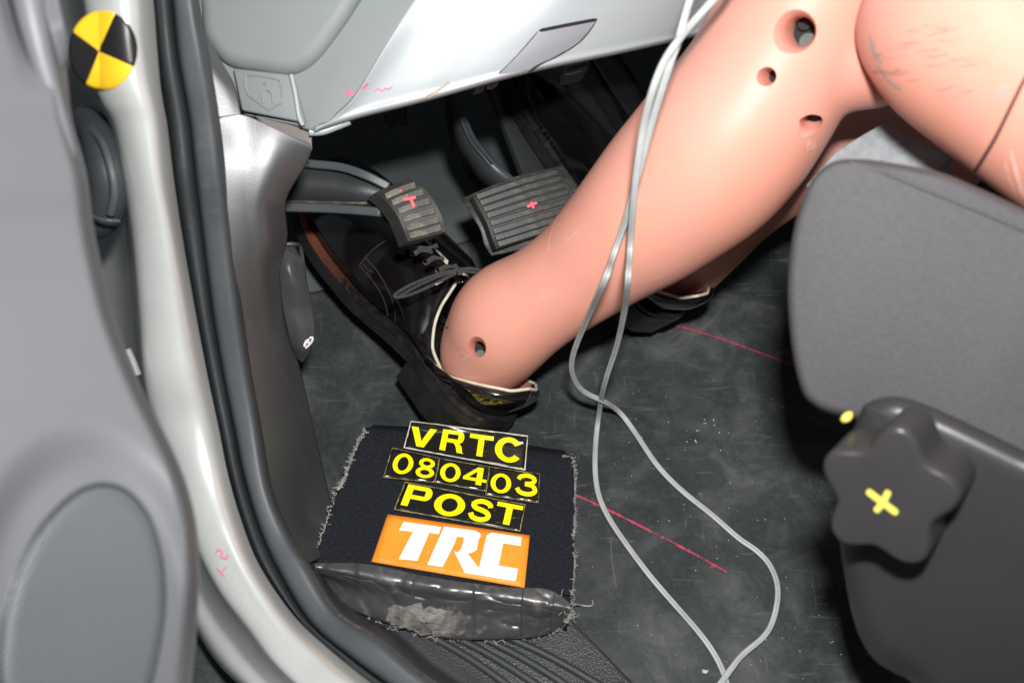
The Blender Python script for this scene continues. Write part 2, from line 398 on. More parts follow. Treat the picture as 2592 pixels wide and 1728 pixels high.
F = gridfaces(len(prof), na)
floor = obj('floor', V, F, M['floor'], solid=.004); tag(floor, 'dark scuffed rubber floor of the footwell', None, None, 'structure')
T_floor = bvh(V, F)
gv = [Vector((-3, -2, -.32)), Vector((3, -2, -.32)), Vector((3, 3, -.32)), Vector((-3, 3, -.32))]
gr = obj('ground', gv, [(0, 1, 2, 3)], M['ground']); tag(gr, 'black ground under the open car door', None, None, 'structure')
# dark firewall closing the footwell at the top
V = []; 
for a, b, z in ((-.2, .99, .0), (1.2, .99, .0), (1.2, .99, .9), (-.2, .99, .9)): V.append(AA * a + BB * b + Vector((0, 0, z)))
fw = obj('firewall', V, [(0, 1, 2, 3)], M['foot'], solid=.01); tag(fw, 'dark carpeted firewall behind the pedals', None, None, 'structure')
V = []
for a, b, z in ((.62, .3, 0), (.62, 1.0, 0), (.62, 1.0, .45), (.62, .3, .38)): V.append(AA * a + BB * b + Vector((0, 0, z)))
tw = obj('tunnel_wall', V, [(0, 1, 2, 3)], M['foot'], solid=.01); tag(tw, 'dark side of the centre tunnel', None, None, 'structure')
V = []
tb = [(b, z + .004) for b, z in prof if b >= .649]
for b, z in tb:
    for j in range(30): V.append(AA * lerp(fl_left(b) - .05, .62, j / 29) + BB * (b + .006 * noise.noise(Vector((j * .6, 0, 0))) * (1 if b < .66 else 0)) + Vector((0, 0, z)))
tbo = obj('toe_board', V, gridfaces(len(tb), 30), M['foot'], solid=.0035); tag(tbo, 'smooth grey toe board behind the pedals', None, None, 'structure')
# red pencil lines on the floor
def floormark(pts, hw, label): return marks('pencil_line', T_floor, [(pts, hw)], M['redline'], floor, off=.0006, label=label, n=60, jitter=.5)
floormark([(1440, 1245), (1550, 1296), (1700, 1372), (1842, 1449)], 2.8, 'bright red pencil line running away from the block')
floormark([(1700, 822), (1800, 850), (1900, 885), (2010, 926)], 1.8, 'thin red pencil line running under the seat')
floormark([(1380, 935), (1470, 880), (1560, 830), (1640, 785)], 1.4, 'faint red pencil line beside the ankle')
marks('pencil_tick', T_floor, [([(1800, 1438), (1806, 1430), (1812, 1434)], 3)], M['redline'], floor, off=.0007)

# ------------------------------------------------------------------ door frame (pillar and sill) with its seals
R0 = [
 [(150,-420,.60),(222,-420,.59),(280,-420,.596),(330,-420,.627)],
 [(195,-180,.617),(264,-180,.607),(320,-180,.613),(367,-180,.644)],
 [(222,0,.628),(290,0,.618),(345,0,.624),(390,0,.655)],
 [(238,100,.63),(300,100,.622),(352,100,.628),(398,100,.66)],
 [(246,200,.636),(312,200,.628),(366,200,.634),(406,200,.664)],
 [(268,260,.643),(329,260,.634),(380,260,.639),(414,260,.668)],
 [(300,320,.65),(349,320,.641),(395,320,.646),(425,320,.675)],
 [(325,450,.662),(372,450,.653),(410,450,.658),(441,450,.688)],
 [(345,600,.676),(395,600,.668),(436,600,.673),(463,600,.703)],
 [(362,800,.692),(420,800,.686),(468,800,.692),(498,800,.718)],
 [(375,953,.704),(440,953,.698),(494,953,.704),(527,953,.728)],
 [(401,1074,.716),(460,1074,.71),(520,1074,.714),(553,1074,.735)],
 [(449,1200,.718),(500,1203,.711),(548,1203,.714),(579,1203,.732)],
 [(491,1352,.705),(540,1340,.699),(585,1330,.702),(614,1322,.726)],
 [(554,1484,.692),(600,1464,.688),(634,1446,.691),(659,1432,.716)],
 [(634,1594,.678),(678,1580,.674),(716,1566,.678),(744,1556,.706)],
 [(704,1684,.662),(760,1672,.660),(804,1656,.664),(834,1642,.688)],
 [(800,1770,.646),(860,1757,.644),(910,1742,.648),(945,1730,.676)],
 [(940,1870,.636),(1000,1856,.634),(1040,1836,.638),(1075,1820,.664)]]
LOW = {12: (400,1330), 13: (455,1500), 14: (508,1608), 15: (560,1682), 16: (622,1742), 17: (700,1815), 18: (820,1920)}
R = []
for i, r in enumerate(R0):
    x, y, d = r[0]
    if i < 12: pre = [(x - 200, y, d + .20), (x - 70, y, d + .115), (x - 30, y, d + .060), (x - 16, y + 1, d + .018)]
    else:
        lx, ly = LOW[i]; pre = [(lx + 4, ly + 4, d + .14), (lx, ly, d + .056), (lerp(lx, x, .55), lerp(ly, y, .55), d + .042), (x - 12, y + 7, d + .016)]
    R.append(pre + r)
frame = thing('door_frame', P(440, 1200, .75), 'silver painted door frame curving from hinge pillar down into sill', 'door frame')
rows = [[P(*c) for c in r] for r in R]
pil, T_pil, Vp = patch('pillar_panel', rows, 150, 60, M['silver'], frame, solid=.0015)
S = [(325,-420,375,-420,440,-420,.628),(364,-180,412,-180,478,-180,.645),(388,0,434,0,500,0,.655),(402,150,450,150,528,150,.665),(424,306,478,306,553,306,.68),(440,450,494,450,570,450,.692),(461,600,512,600,585,600,.71),
 (495,800,538,800,612,800,.726),(524,950,564,950,634,950,.738),(549,1074,589,1074,659,1085,.743),(577,1203,617,1212,686,1238,.74),(612,1322,657,1342,730,1345,.734),
 (657,1432,707,1452,780,1425,.724),(742,1556,785,1578,856,1545,.712),(832,1642,884,1664,966,1615,.694),(943,1730,994,1744,1066,1700,.682),(1073,1820,1120,1830,1190,1775,.67)]
def mid(a, b, t=.5): return tuple(lerp(u, v, t) for u, v in zip(a, b))
rows = []; rows2 = []
for lx, ly, cx, cy, rx, ry, d in S:
    rows.append([P(lx - 4, ly, d + .012), P(*mid((lx, ly), (cx, cy), .12), d - .001), P(*mid((lx, ly), (cx, cy), .45), d - .007), P(*mid((lx, ly), (cx, cy), .85), d - .003), P(cx + 3, cy, d + .010)])
    rows2.append([P(cx, cy, d + .008), P(*mid((cx, cy), (rx, ry), .12), d - .004), P(*mid((cx, cy), (rx, ry), .5), d - .0065), P(*mid((cx, cy), (rx, ry), .85), d - .004), P(rx + 4, ry, d + .012)])
patch('weather_seal', rows, 110, 16, M['rubber'], frame, solid=.002)
lip, T_lip, _ = patch('seal_lip', rows2, 110, 16, M['lip'], frame, solid=.002)
marks('pen_mark', T_pil, [([(545, 1400), (553, 1391), (563, 1397), (560, 1410), (575, 1412), (576, 1402)], 2.2), ([(549, 1436), (571, 1461)], 2.2), ([(575, 1434), (568, 1441), (560, 1448)], 2.0)], M['pinkink'], frame, label='pink handwritten letters on the silver sill')
# two-tone round target stuck on the pillar
tg = thing('target_marker', P(251, 130, .626), 'round yellow and black quartered target sticker on the silver pillar', 'sticker')
cxx, cyy = 251.0, 130.0
def ell(a):
    dx, dy = math.cos(a), math.sin(a); ex, ey, rx, ry = cxx - 259.5, cyy - 128.0, 86.0, 101.0
    A = dx * dx / rx**2 + dy * dy / ry**2; B = 2 * (ex * dx / rx**2 + ey * dy / ry**2); Cc = ex * ex / rx**2 + ey * ey / ry**2 - 1
    return (-B + math.sqrt(B * B - 4 * A * Cc)) / (2 * A)
a1 = math.atan2(40 - cyy, 291 - cxx); a2 = math.atan2(170 - cyy, 341 - cxx); a3 = math.atan2(220 - cyy, 214 - cxx); a4 = math.atan2(82 - cyy, 184 - cxx)
a4b = a4 if a4 > a3 else a4 + 2 * math.pi
for nm, s, e, mt in (('black_quadrant', a1, a2, 'tblack'), ('yellow_quadrant', a2, a3, 'tyellow'), ('black_quadrant', a3, a4b, 'tblack'), ('yellow_quadrant', a4b, a1 + 2 * math.pi, 'tyellow')):
    V = []; F = []; na, nr = 20, 12
    for i in range(na):
        a = lerp(s, e, i / (na - 1)); rr = ell(a)
        for j in range(nr):
            t = max(.012, j / (nr - 1)); sx, sy = cxx + math.cos(a) * rr * t, cyy + math.sin(a) * rr * t; lim = 252 + .02 * sy; p, n_ = proj(T_pil, max(sx, lim), sy, .0007); dd = (p - CAM).dot(VV)
            V.append(p if sx >= lim else P(sx, sy, dd + (lim - sx) * .00004))
    obj(nm, V, gridfaces(na, nr), M[mt], tg, solid=.0003)
# rubber harness boot between pillar and door
bt = thing('harness_boot', P(255, 440, .69), 'black ribbed rubber harness boot in the pillar recess beside the door', 'rubber boot')
tube('boot_body', [P(215, 300, .70), P(248, 345, .685), P(272, 420, .676), P(280, 480, .68), P(262, 545, .69), P(235, 575, .70)], lambda t: (.0085 + .004 * math.sin(t * 3.1)), M['rubber'], bt, n=40, seg=16)
tube('boot_collar', [P(236, 330, .675), P(262, 365, .664), P(282, 430, .660), P(290, 490, .664), P(280, 540, .672)], .0026, M['lip'], bt, n=30)
tube('boot_rim', [P(235, 548, .668), P(258, 556, .664), P(280, 558, .664), P(302, 560, .668)], .0010, M['armgrey'], bt, n=20)
# lower bracket in the corner under the door
lb = thing('hinge_plate', P(520, 1690, .85), 'dull grey metal plate in the dark gap under the sill', 'metal plate')
patch('plate', [[P(470, 1700, .88), P(560, 1670, .86)], [P(480, 1712, .87), P(575, 1682, .85)]], 8, 8, M['armgrey'], lb, solid=.002)
for k in range(3):
    tube('rod', [P(480 + 22 * k, 1706 + 6 * k, .93), P(560 + 22 * k, 1770 + 6 * k, .90)], .003, M['armdark'], lb, n=6)

# ------------------------------------------------------------------ kick panel and scuff plate
kp = thing('kick_panel', P(700, 1000, .82), 'dark grey grained plastic kick panel between door seal and shoe', 'trim panel')
K = [
 [(505,50,.690),(510,60,.694),(516,74,.698),(522,92,.702)],
 [(522,130,.694),(536,140,.698),(552,154,.703),(570,172,.708)],
 [(535,200,.6965),(553,205,.698),(572,212,.700),(594,222,.703)],
 [(547,300,.6975),(570,297,.699),(590,293,.700),(610,290,.7015)],
 [(548,300,.6975),(612,290,.7015),(700,329,.705),(786,368,.714)],
 [(556,352,.698),(615,345,.703),(700,358,.7065),(787,384,.717)],
 [(565,430,.7005),(622,430,.7045),(695,427,.7095),(772,421,.729)],
 [(574,520,.706),(620,520,.710),(670,516,.716),(724,509,.746)],
 [(585,610,.714),(630,610,.720),(680,607,.732),(728,600,.775)],
 [(596,700,.724),(635,700,.735),(675,698,.754),(708,694,.797)],
 [(617,830,.745),(655,830,.762),(695,829,.786),(728,828,.832)],
 [(634,950,.755),(680,950,.777),(724,947,.808),(763,945,.852)],
 [(659,1100,.765),(705,1100,.787),(755,1100,.82),(798,1100,.860)],
 [(684,1240,.765),(720,1240,.790),(770,1240,.826),(830,1236,.862)],
 [(727,1342,.742),(745,1334,.775),(785,1322,.815),(850,1310,.8415)],
 [(775,1425,.728),(795,1416,.765),(830,1405,.800),(900,1390,.821)]]
rows = [[P(*c) for c in r] for r in K[:4]]
patch('upper_panel', rows, 30, 14, M['kick'], kp, solid=.0025)
rows = [[P(*c) for c in r] for r in K[4:]]
kk, T_kick, _ = patch('side_panel', rows, 120, 30, M['kick'], kp, solid=.0025)
# scuff plate strip along the sill with moulded ribs
Q = [[(686,1238),(715,1250),(760,1262),(850,1275),(960,1280)],
 [(700,1290),(728,1292),(765,1296),(850,1300),(960,1300)],
 [(780,1425),(800,1420),(835,1412),(940,1380),(1040,1350)],
 [(856,1545),(878,1535),(915,1520),(1060,1480),(1200,1450)],
 [(966,1615),(990,1605),(1030,1590),(1200,1560),(1390,1530)],
 [(1066,1700),(1092,1692),(1140,1680),(1330,1650),(1500,1622)],
 [(1190,1775),(1216,1770),(1265,1762),(1440,1745),(1600,1725)],
 [(1330,1855),(1356,1855),(1400,1850),(1560,1840),(1700,1820)]]
rows = [[G(x, y, h) for (x, y), h in zip(r, (.088, .016, .0035, .0025, .0015))] for r in Q]
sp, T_scuff, _ = patch('scuff_plate', rows, 60, 40, M['trim'], kp, solid=.003)
for (x0, y0, x1, y1) in ((1050, 1590, 1300, 1745), (1105, 1590, 1375, 1745), (1165, 1588, 1450, 1745), (1235, 1592, 1530, 1742)):
    pts = []
    for i in range(9):
        p, n_ = proj(T_scuff, lerp(x0, x1, i / 8), lerp(y0, y1, i / 8) - 10 * math.sin(i / 8 * 3.1), .0002)
        if p: pts.append(p)
    tube('rib', pts, .0030, M['rubber'], kp, n=24, seg=10)
# loose vinyl flap at the edge of the kick panel
fp = thing('vinyl_flap', P(760, 900, .86), 'loose black vinyl flap with white pen mark beside the kick panel', 'flap')
rows = [[P(722, 632, .805), P(745, 640, .806), P(766, 655, .81)],
        [P(706, 660, .803), P(735, 676, .800), P(772, 690, .812)],
        [P(707, 700, .804), P(744, 722, .803), P(782, 735, .815)],
        [P(715, 770, .812), P(752, 785, .814), P(792, 788, .822)],
        [P(727, 832, .822), P(762, 838, .820), P(797, 842, .826)],
        [P(737, 875, .831), P(764, 886, .827), P(783, 890, .832)],
        [P(748, 905, .84), P(758, 913, .838), P(765, 918, .84)]]
fo, T_flap, _ = patch('sheet', rows, 50, 18, M['shine'], fp, solid=.0012)
marks('white_scribble', T_flap, [([(770, 876), (774, 864), (782, 858)], 3), ([(776, 866), (786, 866)], 2.5), ([(782, 855), (790, 853), (789, 862), (781, 872), (772, 880)], 2.6)], M['whiteink'], fp)
tube('folded_edge', [P(726, 618, .798), P(745, 618, .80), P(760, 626, .81), P(768, 680, .82), P(772, 720, .825)], .0016, M['shine'], fp, n=24)

# ------------------------------------------------------------------ dashboard
db = thing('dashboard', P(900, 200, .72), 'pale grey lower dashboard hanging over the pedals', 'dashboard')
ridge = [(1200,-200,.711),(1052,0,.717),(968,130,.723),(899,245,.731),(850,296,.735),(800,330,.738)]
botm = [(800,330,.739),(905,294,.7377),(1083,249,.736),(1335,180,.739),(1600,124,.759),(1800,78,.79),(2050,20,.835)]
topm = [(1200,-200,.711),(1290,-200,.714),(1420,-200,.717),(1580,-200,.721),(1780,-200,.738),(1950,-200,.765),(2150,-200,.80)]
rows = []
fr = [0, .38, .62, .84, .94, 1.0]
for k, f in enumerate(fr):
    row = []
    for c in range(7):
        if c == 0: q = ridge[k]
        else:
            q = mid(topm[c], botm[c], f); q = (q[0], q[1], q[2] - .004 * math.sin(f * math.pi))
        row.append(P(*q))
    rows.append(row)
rows.insert(0, [a_ + (a_ - b_) * 1.1 for a_, b_ in zip(rows[0], rows[1])])
rows.append([P(q[0] - 2, q[1] + 8, q[2] + .012) for q in botm])
rows.append([P(q[0] - 4, q[1] + 4, q[2] + .05) for q in botm])
lc, T_dash, _ = patch('lower_cover', rows, 60, 70, M['dash'], db, solid=.003)
# left side face of the dash
rows = []
left = [(470,-200,.75),(500,0,.756),(520,110,.761),(585,200,.762),(610,276,.760),(625,292,.760)]
midl = [(850,-200,.728),(800,0,.739),(760,120,.744),(745,220,.747),(750,290,.748),(745,315,.748)]
for l, m_, r in zip(left, midl, ridge):
    rows.append([P(*l), P(*mid(l, m_, .5)), P(*m_), P(*mid(m_, r, .55)), P(r[0] + 1, r[1], r[2] + .002)])
rows.insert(0, [a_ + (a_ - b_) * 1.2 for a_, b_ in zip(rows[0], rows[1])])
rows.append([P(630, 294, .765), P(690, 306, .760), P(748, 320, .755), P(775, 330, .75), P(800, 334, .75)])
sd, T_side, _ = patch('side_cover', rows, 50, 50, M['dash_shaded'], db, solid=.003)
ec, T_end, _ = slab('end_cover', [(420,-480),(470,-180),(499,0),(506,70),(524,112),(570,158),(650,175),(715,183),(760,171),(803,138),(853,72),(899,0),(960,-110),(1090,-360),(1060,-500),(760,-540)], lambda x, y: .728 + (760 - x) * .000085 + y * .00003, 34, .010, .012, M['dash_shaded'], db, n=150)
# hood release lever cover with embossed symbol
hr = obj('release_lever', *(lambda V: (V, [(0, 1, 2, 3)]))([P(588, 172, .752), P(736, 189, .740), P(768, 310, .738), P(611, 280, .750)]), M['dash_shaded'], db, solid=.006, bevel=.0015)
T_hr = bvh([P(588, 172, .752), P(736, 189, .740), P(768, 310, .738), P(611, 280, .750)], [(0, 1, 2, 3)])
raised('embossed_outline', T_hr, [(622, 196), (626, 234), (652, 258), (681, 280)], .0007, M['dash_shaded'], db)
raised('embossed_outline', T_hr, [(681, 280), (700, 268), (716, 254), (710, 205)], .0007, M['dash_shaded'], db)
raised('embossed_outline', T_hr, [(626, 192), (660, 193), (690, 199), (708, 204)], .0006, M['dash_shaded'], db)
raised('embossed_bonnet', T_hr, [(664, 236), (667, 262)], .0008, M['dash_shaded'], db)
raised('embossed_bonnet', T_hr, [(676, 228), (688, 236), (692, 260)], .0008, M['dash_shaded'], db)
raised('embossed_dot', T_hr, [(669, 211), (673, 214)], .0012, M['dash_shaded'], db)
tube('slot_edge', [P(737, 190, .739), P(748, 240, .739), P(757, 296, .739), P(768, 318, .739)], .0016, M['dash'], db, n=24)
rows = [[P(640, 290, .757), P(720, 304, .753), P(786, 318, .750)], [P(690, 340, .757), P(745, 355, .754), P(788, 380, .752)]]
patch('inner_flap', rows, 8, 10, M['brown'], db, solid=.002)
tube('lower_lip', [P(782, 334, .745), P(815, 332, .747), P(850, 320, .748), P(885, 306, .748)], lambda t: .0028, M['dash'], db, n=24)
# fuse door recess in the lower cover
qa = [(1381, 76), (1505, 53), (1450, 117), (1335, 176), (1255, 190), (1300, 140)]
V = []
for x, y in [(1362, 78), (1504, 52), (1478, 92), (1420, 134), (1336, 177), (1262, 190), (1306, 143)]:
    p, n_ = proj(T_dash, x, y, .0008)
    V.append(p)
fd = obj('fuse_door', V, [tuple(range(len(V)))], M['dash'], db, solid=.002, bevel=.0005)
fd.data.materials[0] = pm('fuse_door_plastic', (.25, .255, .275), .42, bump=.08, bscale=800)
marks('door_gap', T_dash, [([(1364, 77), (1430, 63), (1509, 48)], 4.0)], M['dark'], db, off=.0016)
marks('door_gap', T_dash, [([(1506, 53), (1470, 100), (1410, 140), (1334, 179)], 1.6)], M['dark'], db, off=.0016)
marks('door_gap', T_dash, [([(1360, 80), (1312, 135), (1258, 190)], 1.0)], M['dark'], db, off=.0016)
M['pinkwash'] = pm('pink_faded', (.75, .30, .38), .5, (.6, .4, .43), 90)
marks('pen_mark', T_dash, [([(905, 238), (915, 226), (932, 212)], 3.0), ([(885, 264), (893, 252), (900, 246)], 3.0), ([(945, 232), (955, 226), (962, 226), (966, 232), (976, 224), (984, 226), (994, 219)], 1.8)], M['pinkink'], db, label='pink handwritten mark on the pale dashboard edge')
marks('pen_mark', T_side, [([(875, 228), (885, 236), (897, 240)], 5.5)], M['pinkink'], db, label='pink blot at the dashboard ridge')
marks('scuff_mark', T_dash, [([(1080, 246), (1105, 232), (1138, 208)], 4.0)], pm('tan_scuff', (.36, .30, .24), .6), db)

# things under the dash
cn = thing('diagnostic_connector', P(1460, 165, .83), 'grey multi-pin diagnostic connector hanging under the dashboard', 'connector')
cv = [P(1432, 160, .83), P(1494, 145, .835), P(1487, 175, .832), P(1430, 188, .828)]
obj('connector_shell', cv, [(0, 1, 2, 3)], M['greyplastic'], cn, solid=.02, bevel=.0008)
T_cn = bvh(cv, [(0, 1, 2, 3)])
for k in range(8):
    x = 1437 + k * 6.4
    marks('pin_slot', T_cn, [([(x, 181 - k * 1.6), (x + 1, 170 - k * 1.6)], 1.7)], M['dark'], cn, off=.0005, n=6)
for k in range(8):
    x = 1439 + k * 6.4
    marks('pin_slot', T_cn, [([(x, 163 - k * 1.6), (x + .5, 159 - k * 1.6)], 1.5)], M['dark'], cn, off=.0005, n=6)
tube('shell_lip', [P(1430, 189, .826), P(1450, 186, .826), P(1470, 180, .829)], .0008, M['chip'], cn, n=8)
cl = thing('plastic_clip', P(1225, 220, .80), 'torn translucent grey plastic clip dangling under the dashboard edge', 'clip')
patch('clip_tab', [[P(1212, 200, .79), P(1236, 196, .79)], [P(1206, 222, .79), P(1230, 216, .795)], [P(1198, 241, .79), P(1222, 233, .795)]], 14, 8, M['greyplastic'], cl, solid=.0015)
tube('clip_hook', [P(1226, 205, .795), P(1240, 202, .79), P(1254, 200, .79), P(1255, 211, .79), P(1245, 218, .79), P(1232, 220, .79)], .0020, M['greyplastic'], cl, n=24)
bo = thing('bracket_bolt', P(1000, 295, .92), 'dark round bolt head on a bracket in the shadow under the dashboard', 'bolt')
tube('bolt_head', [P(992, 296, .92), P(997, 296, .93)], .0075, M['armdark'], bo, n=4, seg=8, dense=True)
patch('bracket', [[P(985, 265, .94), P(1030, 262, .94)], [P(988, 325, .94), P(1028, 318, .94)]], 4, 4, M['armdark'], bo, solid=.004)

# ------------------------------------------------------------------ pedals
def padgrid(rows): return [[P(*c) for c in r] for r in rows]
def pad(root, rows, back, mat, ribs, ribmat, u0, u1, rr, name='pad'):
    V, F = patchgrid(rows, 30, 22)
    n0 = len(V)
    V2 = V + [v + back for v in V]
    nu, nv = 30, 22
    F2 = list(F) + [tuple(i + n0 for i in reversed(f)) for f in F]
    edge = [j for j in range(nv)] + [i * nv + nv - 1 for i in range(1, nu)] + [(nu - 1) * nv + j for j in range(nv - 2, -1, -1)] + [i * nv for i in range(nu - 2, 0, -1)]
    for a, b in zip(edge, edge[1:] + edge[:1]): F2.append((a, b, b + n0, a + n0))
    obj(name, V2, F2, mat, root, face_cam='closed', bevel=.0022, bseg=3)
    T = bvh(V, F)
    for v in ribs:
        i = v * (nu - 1); i0 = int(i); f = i - i0
        pts = []
        for k in range(10):
            u = lerp(u0, u1, k / 9) * (nv - 1); j0 = min(int(u), nv - 2); g = u - j0
            a = V[i0 * nv + j0].lerp(V[i0 * nv + j0 + 1], g); b = V[(i0 + 1) * nv + j0].lerp(V[(i0 + 1) * nv + j0 + 1], g)
            pts.append(a.lerp(b, f))
        bar('rib', pts, rr, .0028, ribmat, root, n=12, up=-back.normalized(), bevel=.0005)
    return T
# left pedal
lp = thing('parking_brake_pedal', P(1040, 620, .80), 'small dirty curved pedal pad with pink cross on a grey arm, nearest the door', 'pedal', 'foot pedals')
rows = padgrid([[(950,487,.806),(992,468,.806),(1034,453,.806)], [(975,508,.800),(1026,486,.800),(1072,472,.800)], [(1003,543,.797),(1056,524,.797),(1102,512,.797)], [(1020,580,.797),(1075,566,.797),(1122,553,.797)], [(1032,612,.80),(1083,600,.80),(1130,586,.80)]])
T_lp = pad(lp, rows, VV * .010 + (P(0, 0, .8) - P(26, -12, .8)), M['padbase'], (.19, .33, .47, .61, .75, .88), M['pad'], .11, .85, .0048)
marks('pink_cross', T_lp, [([(1022, 508), (1036, 506), (1054, 502)], 4), ([(1040, 504), (1045, 515), (1049, 526)], 4), ([(1014, 487), (1018, 490)], 3.5), ([(1030, 497), (1032, 500)], 3)], M['redink'], lp, off=.0025)
bar('upper_flange', [P(700, 400, .83), P(785, 415, .825), P(865, 424, .82), P(925, 444, .815), P(985, 474, .815)], .006, .0060, M['armgrey'], lp, up=UU, n=30)
V1 = cr([P(700, 415, .834), P(785, 428, .83), P(865, 440, .826), P(925, 458, .822), P(985, 490, .82)], 30)
V2 = cr([P(690, 520, .845), P(760, 522, .84), P(830, 524, .836), P(900, 526, .83), P(985, 528, .826)], 30)
obj('arm_web', V1 + V2, gridfaces(2, 30), M['armdark'], lp, solid=.004)
bar('lower_flange', [P(690, 524, .835), P(760, 526, .83), P(830, 528, .826), P(900, 532, .82), P(965, 538, .815)], .006, .0065, M['armgrey'], lp, up=UU, n=30)
bar('inner_edge', [P(690, 511, .838), P(760, 511, .835), P(830, 513, .83), P(930, 515, .825)], .004, .0022, M['pad'], lp, up=UU, n=20)
# brake pedal
bp_ = thing('brake_pedal', P(1300, 640, .88), 'wide black ribbed brake pedal with small pink cross, beside the shin', 'pedal', 'foot pedals')
rows = padgrid([[(1196,497,.865),(1300,460,.87),(1416,428,.878)], [(1214,530,.860),(1320,495,.865),(1436,462,.873)], [(1232,566,.858),(1340,533,.863),(1456,500,.871)], [(1246,606,.859),(1352,573,.864),(1472,538,.872)], [(1256,632,.862),(1362,598,.867),(1484,562,.875)]])
T_bp = pad(bp_, rows, VV * .008 + (P(0, 0, .86) - P(10, -4, .86)), M['padbase'], (.06, .17, .28, .39, .52, .64, .75, .88), M['pad2'], .06, .94, .0046)
rows = padgrid([[(1168,502,.878),(1300,448,.88),(1425,418,.89)], [(1190,540,.872),(1320,495,.875),(1455,460,.885)], [(1214,580,.870),(1340,533,.873),(1475,500,.883)], [(1226,620,.871),(1352,573,.874),(1492,548,.884)], [(1244,648,.874),(1362,622,.877),(1505,576,.887)]])
pad(bp_, rows, VV * .005, M['pad2'], (), M['pad2'], 0, 1, .001, 'pad_skirt')
marks('pink_cross', T_bp, [([(1333, 526), (1345, 520), (1358, 516)], 3.5), ([(1342, 514), (1346, 521), (1349, 529)], 3.5)], M['redink'], bp_, off=.0025)
V1 = cr([P(1140, 120, .90), P(1146, 235, .89), P(1180, 337, .885), P(1215, 388, .88), P(1256, 436, .88), P(1300, 470, .885)], 30)
V2 = cr([P(1152, 120, .905), P(1162, 235, .895), P(1198, 335, .888), P(1232, 380, .884), P(1272, 425, .882), P(1312, 458, .886)], 30)
V3_ = cr([P(1120, 150, .96), P(1125, 260, .945), P(1140, 365, .93), P(1166, 415, .92), P(1196, 462, .915), P(1240, 500, .912)], 30)
obj('arm_face', V2 + V1, gridfaces(2, 30), M['armgrey'], bp_, solid=.002)
obj('arm_side', V1 + V3_, gridfaces(2, 30), M['armdark'], bp_, solid=.003)
